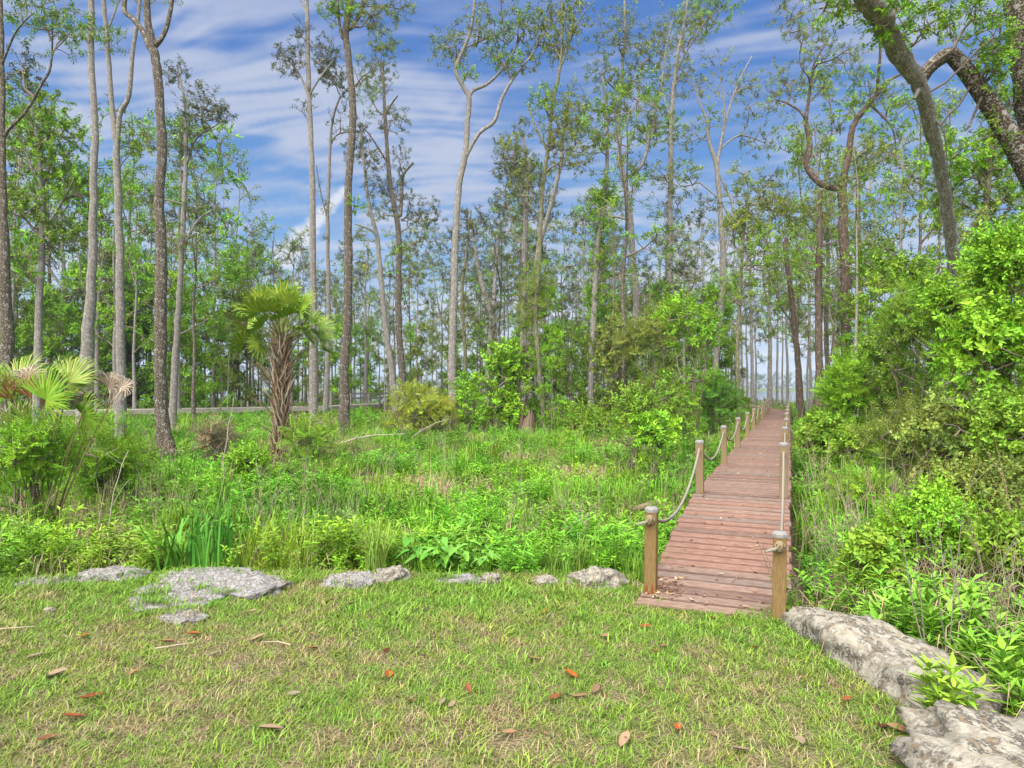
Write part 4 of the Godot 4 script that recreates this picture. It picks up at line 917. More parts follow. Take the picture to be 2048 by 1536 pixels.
# ------------------------------------------------------------------ built things
func beveled(l: float, h: float, w: float, c: float, uv_off: Vector2) -> MB:   # box along x, top at y = 0; bevels, sides and underside coloured darker than the top
	var b := MB.new()
	var x := l * 0.5
	var z := w * 0.5
	var wh := Color.WHITE
	var edge_tone := Color(0.6, 0.56, 0.54)
	var y := -c
	var us := l / 1.2
	b.quad(Vector3(-x + c, 0, -z + c), Vector3(x - c, 0, -z + c), Vector3(x - c, 0, z - c), Vector3(-x + c, 0, z - c), wh, us, 0.8, uv_off)
	b.quad(Vector3(-x, y, z), Vector3(-x + c, 0, z - c), Vector3(x - c, 0, z - c), Vector3(x, y, z), edge_tone, 0.05, us, uv_off)
	b.quad(Vector3(x, y, -z), Vector3(x - c, 0, -z + c), Vector3(-x + c, 0, -z + c), Vector3(-x, y, -z), edge_tone, 0.05, us, uv_off)
	b.quad(Vector3(x, y, z), Vector3(x - c, 0, z - c), Vector3(x - c, 0, -z + c), Vector3(x, y, -z), edge_tone, 0.05, 0.8, uv_off)
	b.quad(Vector3(-x, y, -z), Vector3(-x + c, 0, -z + c), Vector3(-x + c, 0, z - c), Vector3(-x, y, z), edge_tone, 0.05, 0.8, uv_off)
	b.quad(Vector3(-x, -h, z), Vector3(-x, y, z), Vector3(x, y, z), Vector3(x, -h, z), edge_tone, 0.2, us, uv_off)
	b.quad(Vector3(x, -h, -z), Vector3(x, y, -z), Vector3(-x, y, -z), Vector3(-x, -h, -z), edge_tone, 0.2, us, uv_off)
	b.quad(Vector3(x, -h, z), Vector3(x, y, z), Vector3(x, y, -z), Vector3(x, -h, -z), edge_tone, 0.2, 0.8, uv_off)
	b.quad(Vector3(-x, -h, -z), Vector3(-x, y, -z), Vector3(-x, y, z), Vector3(-x, -h, z), edge_tone, 0.2, 0.8, uv_off)
	b.quad(Vector3(-x, -h, z), Vector3(x, -h, z), Vector3(x, -h, -z), Vector3(-x, -h, -z), edge_tone, us, 0.8, uv_off)
	return b

func box(b: MB, a: Vector3, e: Vector3, up: Vector3, w: float, h: float) -> void:   # a beam from a to e
	var d := (e - a).normalized()
	var s := d.cross(up).normalized() * w * 0.5
	var u := up.normalized() * h * 0.5
	var q := [a - s - u, a + s - u, a + s + u, a - s + u, e - s - u, e + s - u, e + s + u, e - s + u]
	for f in [[0, 1, 2, 3], [5, 4, 7, 6], [4, 0, 3, 7], [1, 5, 6, 2], [3, 2, 6, 7], [4, 5, 1, 0]]:
		b.quad(q[f[0]], q[f[1]], q[f[2]], q[f[3]], Color.WHITE)

func strand(b: MB, line: PackedVector3Array, rope_r: float, turns_per_m: float) -> void:
	for k in 3:
		var p := PackedVector3Array()
		var r := PackedFloat32Array()
		var along := 0.0
		for i in line.size():
			var d := (line[mini(i + 1, line.size() - 1)] - line[maxi(i - 1, 0)]).normalized()
			if i: along += line[i].distance_to(line[i - 1])
			var x := d.cross(Vector3.UP if absf(d.y) < 0.9 else Vector3.RIGHT).normalized()
			var y := d.cross(x)
			var a := TAU * (k / 3.0 + along * turns_per_m)
			p.append(line[i] + (x * cos(a) + y * sin(a)) * rope_r * 0.52)
			r.append(rope_r * 0.56)
		b.tube(p, r, 5, Color.WHITE, 1, 8)

func boardwalk() -> void:
	rng.seed = 88
	var bw := thing("boardwalk", Vector3(walk_at(4.9)[0]), "reddish-brown plank boardwalk ramping up from the lawn and running through the swamp", "boardwalk")
	var org := bw.position
	var meshes := []
	for k in 6:
		var l: float = DECK_W + [0.0, 0.012, -0.008, 0.02, 0.006, -0.012][k]
		meshes.append(beveled(l, 0.036, 0.129, 0.008, Vector2(k * 0.37, k * 0.21)).mesh(null))
	var total := 0.0
	for i in walk.size() - 1: total += walk[i].distance_to(walk[i + 1])
	var rest := MB.new()
	var s := 4.95
	var count := 0
	while s < total - 0.1:
		var w := walk_at(s)
		var d: Vector3 = w[1]
		var p: Vector3 = w[0]
		var slope := (deck_y(s + 0.07) - deck_y(s - 0.07)) / 0.14 if s < 8.4 else 0.0
		var fwd := (d + Vector3(0, slope, 0)).normalized()
		var right := d.cross(Vector3.UP).normalized()
		var up := right.cross(fwd)
		if count < 290:
			var o := part(bw, "plank", meshes[rng.randi() % 6])
			o.set_surface_override_material(0, M.plank[rng.randi() % 5])
			var tilt := rnd(-0.004, 0.004)
			o.transform = Transform3D(Basis((right + up * tilt).normalized(), up, -fwd).rotated(up, rnd(-0.003, 0.003)), p - org + right * rnd(-0.012, 0.012) + up * rnd(-0.002, 0.002))
		else:
			box(rest, p - org - right * DECK_W * 0.5 - Vector3(0, 0.018, 0), p - org + right * DECK_W * 0.5 - Vector3(0, 0.018, 0), up, 0.139, 0.036)
		count += 1
		s += 0.1455
	var far := part(bw, "far_planks", rest.mesh(M.plank[0]))
	far.set_meta("kind", "stuff")
	for side: float in [-0.46, 0.46]:
		var q := MB.new()
		var s2 := 5.0
		while s2 < total - 1.5:
			var w0 := walk_at(s2)
			var w1 := walk_at(s2 + 1.5)
			var r0: Vector3 = (w0[1] as Vector3).cross(Vector3.UP)
			var r1: Vector3 = (w1[1] as Vector3).cross(Vector3.UP)
			box(q, (w0[0] as Vector3) - org + r0 * side - Vector3(0, 0.135, 0), (w1[0] as Vector3) - org + r1 * side - Vector3(0, 0.135, 0), Vector3.UP, 0.045, 0.19)
			s2 += 1.5
		part(bw, "side_beam", q.mesh(M.beam))
	for i in range(1, 19):
		for side: float in [-0.4, 0.4]:
			var w0 := walk_at(5.05 + 3.13 * i)
			var foot: Vector3 = w0[0] + (w0[1] as Vector3).cross(Vector3.UP) * side
			var q := MB.new()
			box(q, foot - org - Vector3(0, 0.045, 0), Vector3(foot.x, ground_y(foot.x, foot.z) - 0.2, foot.z) - org, WALK_DIR, 0.09, 0.09)
			part(bw, "pile", q.mesh(M.beam))
	# rope posts
	var ph := 0.585
	var tops := [[], []]
	var shaft_mesh := []
	for k in 2:
		var b := MB.new()
		var hw := 0.0445
		var c := 0.006
		var lo := -0.12 if k == 0 else -0.03
		var ring := [Vector2(-hw + c, hw), Vector2(hw - c, hw), Vector2(hw, hw - c), Vector2(hw, -hw + c), Vector2(hw - c, -hw), Vector2(-hw + c, -hw), Vector2(-hw, -hw + c), Vector2(-hw, hw - c)]
		var ht := ph + (0.03 if k == 0 else 0.0)
		for i in 8:
			var p: Vector2 = ring[i]
			var q: Vector2 = ring[(i + 1) % 8]
			var wd := 0.9 if i % 2 == 0 else 0.1
			var u0 := 0.25 * i
			var kk := b.v.size()
			b.quad(Vector3(p.x, ht, p.y), Vector3(q.x, ht, q.y), Vector3(q.x, lo, q.y), Vector3(p.x, lo, p.y), Color.WHITE, wd, 1.0, Vector2(u0, 0))
		shaft_mesh.append(b.mesh(M["post%d" % k]))
	var cap := MB.new()
	var rows := [[0.045, -0.004], [0.05, 0.0], [0.05, 0.022], [0.041, 0.036], [0.02, 0.041], [0.0, 0.042]]
	for i in rows.size() - 1:
		for j in 8:
			var a0 := TAU * (j + 0.5) / 8.0
			var a1 := TAU * (j + 1.5) / 8.0
			var sq := func(a: float, r: float) -> Vector3:
				var m := maxf(absf(cos(a)), absf(sin(a)))
				return Vector3(cos(a), 0, sin(a)) * r * lerpf(1.0, 1.0 / m, 0.9) * 1.0
			var p0: Vector3 = sq.call(a0, rows[i][0]) + Vector3(0, rows[i][1], 0)
			var p1: Vector3 = sq.call(a1, rows[i][0]) + Vector3(0, rows[i][1], 0)
			var p2: Vector3 = sq.call(a1, rows[i + 1][0]) + Vector3(0, rows[i + 1][1], 0)
			var p3: Vector3 = sq.call(a0, rows[i + 1][0]) + Vector3(0, rows[i + 1][1], 0)
			cap.quad(p0, p3, p2, p1, Color.WHITE)
	var cap_mesh := cap.mesh(M.cap)
	for i in 19:
		for side in 2:
			var ss := 5.0 + 3.13 * i + (0.12 if side == 0 and i == 0 else 0.0) - (0.1 if side == 1 and i == 0 else 0.0)
			var w := walk_at(ss)
			var right: Vector3 = (w[1] as Vector3).cross(Vector3.UP).normalized()
			var at: Vector3 = w[0] + right * (-0.46 if side == 0 else 0.455) - Vector3(0, 0.05 if i == 0 and side == 1 else 0.0, 0)
			var first := i == 0
			var label := "%s capped rope post from the lawn on the boardwalk's %s side" % [ORDINAL[i], ["marsh", "bushy bank"][side]]
			if first and side == 0: label = "yellow-brown capped post by the small boulder, rope knotted through, foot stained rust"
			if first and side == 1: label = "yellow-brown capped post by the long pale boulder, rope knotted through, foot stained rust"
			var po := thing("rope_post", at, label, "post", "boardwalk rope posts")
			var lean := Basis.from_euler(Vector3(rnd(-0.012, 0.012), atan2(-(w[1] as Vector3).x, -(w[1] as Vector3).z) , rnd(-0.015, 0.015)))
			po.basis = lean
			part(po, "shaft", shaft_mesh[0 if first else 1])
			part(po, "cap", cap_mesh, Vector3(0, ph + (0.03 if first else 0.0), 0))
			var hole := Vector3(0, ph - 0.05 + (0.03 if first else 0.0), 0)
			tops[side].append(at + lean * hole)
			if first:
				var kb := MB.new()
				for loop in 3:
					var line := PackedVector3Array()
					var tilt := [0.2, 1.1, -0.9][loop] as float
					for j in 19:
						var a := TAU * j / 18.0
						var e := Vector3(cos(a) * 0.027, sin(a) * 0.027, 0.004 * loop)
						line.append(hole + Vector3(0, -0.004, 0.066) + e.rotated(Vector3(0.3, 1, 0).normalized(), tilt))
					strand(kb, line, 0.0125, 9.0)
				part(po, "knot", kb.mesh(M.knot))
				var tb := MB.new()
				var tl := PackedVector3Array()
				for j in 9: tl.append(hole + Vector3(-0.01 - 0.0095 * j, -0.012 - 0.003 * j, 0.085 + 0.003 * j))
				strand(tb, tl, 0.0115, 14.0)
				part(po, "rope_end", tb.mesh(M.rope))
	for side in 2:
		for i in 18:
			var a: Vector3 = tops[side][i]
			var e: Vector3 = tops[side][i + 1]
			var line := PackedVector3Array()
			var sag := rnd(0.24, 0.31)
			var seg := 70 if i < 5 else 24
			for j in seg + 1:
				var t := float(j) / seg
				line.append(a.lerp(e, t) - Vector3(0, sag * 4.0 * t * (1.0 - t), 0))
			var b := MB.new()
			var mid := a.lerp(e, 0.5)
			for j in line.size(): line[j] -= mid
			strand(b, line, 0.0155, 7.0)
			var o := part(self, "rope", b.mesh(M.rope), mid)
			tag(o, "%s hanging span of grey twisted rope from the lawn on the boardwalk's %s side" % [ORDINAL[i], ["marsh", "bushy bank"][side]], "rope", "boardwalk ropes")

func far_boardwalk() -> void:
	var pts := [Vector3(-29.0, 0.3, -34.0), Vector3(-13.0, 0.3, -45.0), Vector3(-9.5, 0.3, -58.0), Vector3(2.0, 0.3, -66.0)]
	var at := Vector3(-29.0, 0, -34.0)
	var o := thing("railed_boardwalk", at, "long grey wooden walkway with post-and-rail sides crossing far behind the palm", "boardwalk")
	for i in 3:
		var a: Vector3 = pts[i] - at
		var e: Vector3 = pts[i + 1] - at
		var d := (e - a).normalized()
		var r := d.cross(Vector3.UP).normalized()
		var b := MB.new()
		box(b, a, e, Vector3.UP, 1.8, 0.06)
		part(o, "deck", b.mesh(M.grey_wood))
		b = MB.new()
		box(b, a + r * 0.92 - Vector3(0, 0.12, 0), e + r * 0.92 - Vector3(0, 0.12, 0), Vector3.UP, 0.05, 0.24)
		part(o, "side_beam", b.mesh(M.grey_wood))
		var n := int(a.distance_to(e) / (4.0 if i == 0 else 2.4))
		for j in n + 1:
			for sd: float in [-0.85, 0.85]:
				var p: Vector3 = a.lerp(e, float(j) / n) + r * sd
				b = MB.new()
				box(b, Vector3(p.x, -0.8, p.z), Vector3(p.x, 1.2 if i > 0 else 0.75, p.z), d, 0.08, 0.08)
				part(o, "post", b.mesh(M.grey_wood))
		for sd: float in [-0.79, 0.79]:
			for y: float in ([0.5, 0.84] if i > 0 else []):
				b = MB.new()
				box(b, a + r * sd + Vector3(0, y, 0), e + r * sd + Vector3(0, y, 0), Vector3.UP, 0.04, 0.1)
				part(o, "rail", b.mesh(M.grey_wood))

func boulder(x: float, z: float, rx: float, rz: float, h: float, turn: float, kind: int, label: String, flat: float, sd: int) -> void:
	var f := FastNoiseLite.new()
	f.seed = sd
	f.frequency = 1.6 / maxf(rx, rz)
	f.fractal_octaves = 4
	var g := FastNoiseLite.new()
	g.seed = sd + 5
	g.frequency = 14.0
	g.fractal_octaves = 3
	var st := SurfaceTool.new()
	st.begin(Mesh.PRIMITIVE_TRIANGLES)
	st.set_smooth_group(0)
	var nu := 64
	var nv := 32
	var grid := []
	for i in nv + 1:
		var row := PackedVector3Array()
		for j in nu:
			var a := TAU * j / nu
			var e := PI * i / nv - PI * 0.5
			var u := Vector3(cos(a) * cos(e), sin(e), sin(a) * cos(e))
			var q := Vector3(signf(u.x) * pow(absf(u.x), 0.85), signf(u.y) * pow(absf(u.y), flat), signf(u.z) * pow(absf(u.z), 0.85))
			var k := 1.0 + 0.34 * f.get_noise_3d(q.x * rx, q.y * h * 2.0, q.z * rz)
			var p := Vector3(q.x * rx, q.y * h, q.z * rz) * k
			p += u * 0.035 * minf(rx, 0.5) * (g.get_noise_3d(p.x, p.y, p.z) * 1.6)
			row.append(p)
		grid.append(row)
	for i in nv:
		for j in nu:
			var j2 := (j + 1) % nu
			for q in [grid[i][j], grid[i][j2], grid[i + 1][j], grid[i][j2], grid[i + 1][j2], grid[i + 1][j]]: st.add_vertex(q)
	st.index()
	st.generate_normals()
	st.set_material(M["stone%d" % kind])
	var o := part(self, "boulder", st.commit(), Vector3(x, ground_y(x, z), z))
	o.rotation.y = turn
	tag(o, label, "rock")

func stones() -> void:
	boulder(2.12, -3.80, 0.25, 0.74, 0.19, 0.17, 0, "long pale limestone boulder with black lichen patches, lying beside the boardwalk's foot", 0.7, 3)
	boulder(2.16, -2.52, 0.46, 0.62, 0.21, 0.3, 0, "pale streaked boulder heavily stained black, next along the lawn edge from the long boulder", 0.7, 7)
	boulder(0.70, -5.47, 0.25, 0.15, 0.12, -0.1, 0, "small rounded tan boulder beside the post on the marsh side", 0.75, 11)
	boulder(0.27, -5.46, 0.1, 0.07, 0.06, 0.3, 0, "little tan stone sunk in grass near the small rounded boulder", 0.75, 13)
	boulder(-2.55, -5.42, 0.42, 0.36, 0.07, 0.2, 1, "broad flat grey rock slab cracked and half buried in the lawn edge", 0.6, 17)
	boulder(-2.13, -5.3, 0.40, 0.26, 0.075, -0.5, 1, "grey rock slab with a raised tan lip beside the broad flat slab", 0.6, 19)
	boulder(-2.5, -5.0, 0.32, 0.24, 0.04, 0.5, 1, "low grey slab sloping into the lawn below the broad flat slab", 0.6, 20)
	boulder(-3.35, -5.58, 0.28, 0.15, 0.075, 0.1, 1, "grey slab with two humps half swallowed by grass", 0.7, 23)
	boulder(-3.78, -5.45, 0.24, 0.1, 0.04, 0.4, 1, "flat sliver of grey rock next to the two-humped slab", 0.7, 24)
	boulder(-1.3, -5.42, 0.24, 0.15, 0.075, 0.2, 1, "rough grey stone partly covered by lawn grass", 0.7, 29)
	boulder(-1.0, -5.5, 0.16, 0.11, 0.10, 0.5, 0, "knobbly pale stone touching the rough grey stone", 0.8, 31)
	boulder(-0.42, -5.47, 0.22, 0.08, 0.055, 0.1, 1, "narrow low grey stone in the lawn edge", 0.7, 37)
	boulder(-0.18, -5.46, 0.09, 0.08, 0.08, 0.1, 0, "nub of pale stone at the end of the narrow low grey stone", 0.8, 39)
	boulder(-2.28, -4.62, 0.13, 0.17, 0.035, 0.9, 1, "small grey flake of rock showing through the lawn", 0.6, 41)
	boulder(-3.28, -4.72, 0.035, 0.03, 0.03, 0.0, 0, "white pebble lying in the lawn grass", 0.9, 43)

# ------------------------------------------------------------------ ground cover
func lawn_tuft(sd: int, n: int, h: float, flat: float) -> ArrayMesh:
	rng.seed = 900 + sd
	var b := MB.new()
	for i in n:
		var a := rnd(0, TAU)
		var o := Vector3(cos(a), 0, sin(a))
		b.blade(Vector3(rnd(-0.035, 0.035), 0, rnd(-0.035, 0.035)), o, h * rnd(0.4, 1.0), h * rnd(0.2, flat), rnd(0.0025, 0.0045), Color.WHITE * rnd(0.6, 1.0))
	return b.mesh(M.grass)

func clump(sd: int, n: int, h: float, w: float, spread: float, reach: float) -> ArrayMesh:
	rng.seed = 950 + sd
	var b := MB.new()
	for i in n:
		var a := rnd(0, TAU)
		var o := Vector3(cos(a), 0, sin(a))
		var hh := h * rnd(0.55, 1.0)
		var p := Vector3(rnd(-spread, spread), 0, rnd(-spread, spread))
		var col := Color.WHITE * rnd(0.6, 1.0)
		var re := hh * rnd(0.1, reach)
		var s := Vector3(-o.z, 0, o.x) * w * 0.5
		var p1 := p + Vector3(0, hh * 0.45, 0) + o * re * 0.15
		var p2 := p + Vector3(0, hh * 0.85, 0) + o * re * 0.5
		var p3 := p + Vector3(0, hh * (1.0 - 0.25 * re / hh), 0) + o * re
		b.quad(p - s, p + s, p1 + s, p1 - s, col)
		b.quad(p1 - s, p1 + s, p2 + s * 0.7, p2 - s * 0.7, col)
		b.tri(p2 - s * 0.7, p3, p2 + s * 0.7, col)
	return b.mesh(M.grass)

func weed(sd: int, h: float, leaves: int, ll: float, lw: float) -> ArrayMesh:
	rng.seed = 970 + sd
	var b := MB.new()
	for k in 4:
		var tip := Vector3(rnd(-0.12, 0.12), h * rnd(0.7, 1.0), rnd(-0.12, 0.12))
		var foot := Vector3(rnd(-0.06, 0.06), 0, rnd(-0.06, 0.06))
		b.tube(PackedVector3Array([foot, tip]), PackedFloat32Array([0.004, 0.002]), 3, Color(0.8, 0.8, 0.6), 1, 1, false)
		for i in leaves:
			var a := i * 2.4 + rnd(-0.4, 0.4)
			var t := rnd(0.2, 1.0)
			var d := Vector3(cos(a), rnd(-0.15, 0.7), sin(a)).normalized()
			b.leaf(foot.lerp(tip, t), d, d.cross(Vector3.UP).normalized(), ll * rnd(0.6, 1.0), lw * rnd(0.7, 1.0), Color.WHITE * rnd(0.65, 1.0))
	return b.mesh(M.leaf)

func dry_stalks(sd: int) -> ArrayMesh:
	rng.seed = 1030 + sd
	var b := MB.new()
	for k in 4:
		var foot := Vector3(rnd(-0.1, 0.1), 0, rnd(-0.1, 0.1))
		var top := foot + Vector3(rnd(-0.25, 0.25), rnd(0.45, 0.9), rnd(-0.25, 0.25))
		var mid := foot.lerp(top, 0.55) + Vector3(rnd(-0.04, 0.04), 0, rnd(-0.04, 0.04))
		b.tube(PackedVector3Array([foot, mid, top]), PackedFloat32Array([0.004, 0.003, 0.0015]), 3, Color.WHITE * rnd(0.7, 1.0), 1, 1, false)
		for i in 3:
			var p := foot.lerp(mid, rnd(0.6, 1.0)).lerp(top, rnd(0.0, 0.6))
			b.tube(PackedVector3Array([p, p + Vector3(rnd(-0.14, 0.14), rnd(0.05, 0.2), rnd(-0.14, 0.14))]), PackedFloat32Array([0.002, 0.001]), 3, Color.WHITE * rnd(0.7, 1.0), 1, 1, false)
	return b.mesh(M.twig)

func fern(sd: int) -> ArrayMesh:
	rng.seed = 990 + sd
	var b := MB.new()
	for k in 7:
		var a := TAU * k / 7.0 + rnd(-0.3, 0.3)
		var o := Vector3(cos(a), 0, sin(a))
		var s := Vector3(-o.z, 0, o.x)
		var ln := rnd(0.4, 0.6)
		for i in 11:
			var t := (i + 1) / 12.0
			var p := o * ln * t + Vector3(0, ln * (1.2 * t - 0.9 * t * t), 0)
			for sg: float in [-1.0, 1.0]:
				var d := (s * sg + o * 0.5 + Vector3(0, -0.15, 0)).normalized()
				b.leaf(p, d, d.cross(Vector3.UP).normalized(), 0.15 * (1.05 - t), 0.036, Color.WHITE * rnd(0.7, 1.0))
	return b.mesh(M.leaf)

func arrow_leaf(sd: int) -> ArrayMesh:
	rng.seed = 1010 + sd
	var b := MB.new()
	for k in 6:
		var a := TAU * k / 6.0 + rnd(-0.4, 0.4)
		var o := Vector3(cos(a), 0, sin(a))
		var h := rnd(0.18, 0.4)
		var p := o * h * 0.4 + Vector3(0, h, 0)
		b.tube(PackedVector3Array([Vector3.ZERO, o * h * 0.1 + Vector3(0, h * 0.6, 0), p]), PackedFloat32Array([0.006, 0.005, 0.003]), 4, Color(0.8, 0.9, 0.5), 1, 1, false)
		var d := (o + Vector3(0, -0.35, 0)).normalized()
		var s := Vector3(-o.z, 0, o.x)
		var u := s.cross(d)
		var L := rnd(0.09, 0.16)
		var c := Color.WHITE * rnd(0.75, 1.0)
		for sg: float in [-1.0, 1.0]:
			var q1: Vector3 = p - d * L * 0.35 + s * sg * L * 0.28 + u * 0.01
			var q2: Vector3 = p + d * L * 0.1 + s * sg * L * 0.42 + u * 0.03
			var q3: Vector3 = p + d * L * 0.55 + s * sg * L * 0.22 + u * 0.015
			var q4: Vector3 = p + d * L * 1.0
			b.tri(p, q1, q2, c); b.tri(p, q2, q3, c); b.tri(p, q3, q4, c)
	return b.mesh(M.leaf)

func scatter(called: String, label: String, category: String, m: Mesh, where: Array, tint: PackedColorArray) -> void:
	var o := copies(self, called, m, where, tint)
	tag(o, label, category, "", "stuff")

func ground_cover() -> void:
	# lawn
	var tufts := [lawn_tuft(1, 18, 0.039, 1.5), lawn_tuft(2, 18, 0.033, 2.0), lawn_tuft(3, 14, 0.03, 2.4)]
	rng.seed = 10
	var where := [[], [], []]
	var tint := [PackedColorArray(), PackedColorArray(), PackedColorArray()]
	var gx := -8.5
	while gx < 3.6:
		var gz := -6.0
		while gz < -1.6:
			var x := gx + rnd(-0.025, 0.025)
			var z := gz + rnd(-0.025, 0.025)
			gz += 0.045
			if -z > edge_at(x) + 0.12 + 0.1 * patch.get_noise_2d(x * 9.0, z * 9.0) or near_walk(x, z, 0.0): continue
			if on_rock(x, z, 0.72 + 0.7 * patch.get_noise_2d(x * 13.0, z * 13.0)) and patch.get_noise_2d(x * 9.0 + 70.0, z * 9.0) < 0.22: continue
			var edge := smoothstep(1.6, 0.2, edge_at(x) + z)
			var dry := 0.5 + patch.get_noise_2d(x * 2.6, z * 2.6) * 0.9 + patch.get_noise_2d(x * 14.0, z * 14.0) * 0.55 - 0.45 * edge - 0.16 * smoothstep(0.0, 2.0, x)
			if dry > 0.95 and rng.randf() < 0.5: continue
			var straw := rng.randf() < clampf(dry * 0.68, 0.04, 0.75)
			var k := 2 if straw else rng.randi() % 2
			var c := Color(0.30, 0.25, 0.13) if straw else Color(0.165, 0.31, 0.035).lerp(Color(0.25, 0.315, 0.06), clampf(dry, 0, 1))
			var s := rnd(0.7, 1.25) * (1.0 + 0.35 * edge) * (1.5 if not straw and patch.get_noise_2d(x * 30.0, z * 30.0) > 0.33 else 1.0)
			where[k].append(Transform3D(Basis.from_euler(Vector3(0, rnd(0, TAU), 0)).scaled(Vector3(s, s, s)), Vector3(x, ground_y(x, z) - 0.003 + (0.035 if -z > 4.3 and on_rock(x, z, 0.9) else 0.0), z)))
			tint[k].append(vary(c, 0.25))
		gx += 0.045
	scatter("lawn_grass", "short patchy green grass of the lawn", "grass", tufts[0], where[0], tint[0])
	scatter("lawn_grass", "finer splayed green grass of the lawn", "grass", tufts[1], where[1], tint[1])
	scatter("lawn_straw", "dry tan thatch lying through the lawn", "grass", tufts[2], where[2], tint[2])
	# marsh plants
	var kinds := [
		["marsh_grass", "knee-high arching green marsh grass between the trees", "grass", clump(1, 22, 0.5, 0.010, 0.10, 0.9)],
		["marsh_grass", "thin upright light green marsh grass between the trees", "grass", clump(2, 18, 0.42, 0.007, 0.12, 0.6)],
		["marsh_weeds", "leafy green herbs covering the marsh floor", "weeds", weed(1, 0.34, 9, 0.11, 0.035)],
		["marsh_weeds", "low small-leaved herbs covering the marsh floor", "weeds", weed(2, 0.24, 12, 0.075, 0.035)],
		["ferns", "green ferns spread over the marsh floor", "ferns", fern(1)],
		["marsh_leaves", "broad arrow-shaped leaves among the marsh grass", "weeds", arrow_leaf(1)],
		["dry_grass", "dead tan grass and stalks in the marsh", "grass", clump(3, 18, 0.36, 0.006, 0.14, 1.5)],
		["marsh_weeds", "taller bushy herbs rising out of the marsh grass", "weeds", weed(3, 0.5, 20, 0.085, 0.03)],
		["dry_stalks", "thin bare dead stalks standing in the marsh", "stalks", dry_stalks(1)],
		["marsh_weeds", "narrow-leaved dark green herbs in the marsh", "weeds", weed(4, 0.4, 22, 0.10, 0.016)]]
	var marked := [[px_x(425, 6.0), 5.9, 0.38], [px_x(365, 6.0), 6.0, 0.3], [px_x(760, 6.0), 5.9, 0.3], [px_x(850, 6.0), 5.9, 0.28], [px_x(935, 6.0), 5.9, 0.32]]
	var wh := []
	var ti := []
	for k in kinds.size():
		wh.append([]); ti.append(PackedColorArray())
	var bands := [[2.6, 5.5, 60.0], [5.5, 9.0, 85.0], [9.0, 15.0, 42.0], [15.0, 26.0, 17.0], [26.0, 45.0, 6.0], [45.0, 80.0, 2.2]]
	for b in bands:
		rng.seed = 600 + int(b[0])
		var d0: float = b[0]
		var d1: float = b[1]
		var hw := d1 * 0.98 + 2.0
		var n := int((d1 - d0) * hw * 2.0 * float(b[2]))
		var grow_far := 1.0 + smoothstep(12.0, 60.0, d1) * 0.6 
		for i in n:
			var d := rnd(d0, d1)
			var x := rnd(-hw, hw)
			if absf(x) > d * 0.95 + 1.5: continue
			if d < edge_at(x) + 0.05 or near_walk(x, -d, 0.12) or on_rock(x, -d, 1.0): continue
			var p1 := patch.get_noise_2d(x * 1.3 + 50.0, d * 1.3)
			var p2 := patch.get_noise_2d(x * 0.7 - 90.0, d * 0.9)
			var p3 := patch.get_noise_2d(x * 3.0 + 200.0, d * 3.0)
			var k := 2
			var roll := rng.randf()
			if p2 > 0.3 and roll < (0.1 if d < edge_at(x) + 1.5 else 0.6): k = 6
			elif p1 > 0.2: k = 0 if roll < 0.35 else (1 if roll < 0.6 else (7 if roll < 0.72 else 3))
			elif p1 < -0.3 and d > 11.0: k = 4 if roll < 0.6 else 2
			elif p3 > 0.3: k = 7 if roll < 0.25 else (9 if roll < 0.55 else 2)
			elif p3 < -0.35 and d < 12.0: k = 5 if roll < 0.16 else 3
			else: k = 2 if roll < 0.3 else (3 if roll < 0.6 else (9 if roll < 0.75 else (1 if roll < 0.9 else 7)))
			if rng.randf() < 0.045 or (p3 < -0.45 and rng.randf() < 0.4): k = 6
			if rng.randf() < 0.02: k = 8
			for q in marked:
				if Vector2(x - q[0], (d - q[1]) * 0.6).length() < q[2] and rng.randf() < 0.9: k = -1
			if k < 0: continue
			var on_bank := x > 0.42 * d + 0.2
			if on_bank and d < 9.0 and rng.randf() < 0.5: k = 6 if rng.randf() < 0.4 else (8 if rng.randf() < 0.3 else 3)
			var c: Color = [Color(0.21, 0.42, 0.035), Color(0.27, 0.45, 0.05), Color(0.19, 0.45, 0.028), Color(0.24, 0.45, 0.035), Color(0.18, 0.43, 0.025), Color(0.14, 0.36, 0.04), Color(0.36, 0.29, 0.18), Color(0.19, 0.42, 0.028), Color(0.30, 0.24, 0.18), Color(0.15, 0.37, 0.03)][k]
			if k != 6 and k != 8:
				var sp := patch.get_noise_2d(x * 0.9 + 400.0, d * 1.4 + 30.0)
				var tone := lerpf(0.5, 1.08, smoothstep(-0.4, 0.25, sp + p3 * 0.35))
				c = Color(c.r * tone * 0.84, c.g * tone, c.b * tone * 0.9)
				c = c.lerp(Color(0.31, 0.44, 0.03), clampf(p2 + 0.1, 0, 0.5))
				c = c.lerp(Color(0.12, 0.28, 0.03), clampf(-p1 * 0.8, 0, 0.4))
			var s := rnd(0.65, 1.3) * grow_far * (0.7 if d < edge_at(x) + 0.3 else 1.0)
			if k == 5: s = minf(s, 0.85)
			var y := ground_y(x, -d) - 0.02
			wh[k].append(Transform3D(Basis.from_euler(Vector3(rnd(-0.15, 0.15), rnd(0, TAU), rnd(-0.15, 0.15))).scaled(Vector3(s, s * rnd(0.85, 1.2), s)), Vector3(x, y, -d)))
			ti[k].append(vary(c, 0.22))
	for k in kinds.size(): scatter(kinds[k][0], kinds[k][1], kinds[k][2], kinds[k][3], wh[k], ti[k])

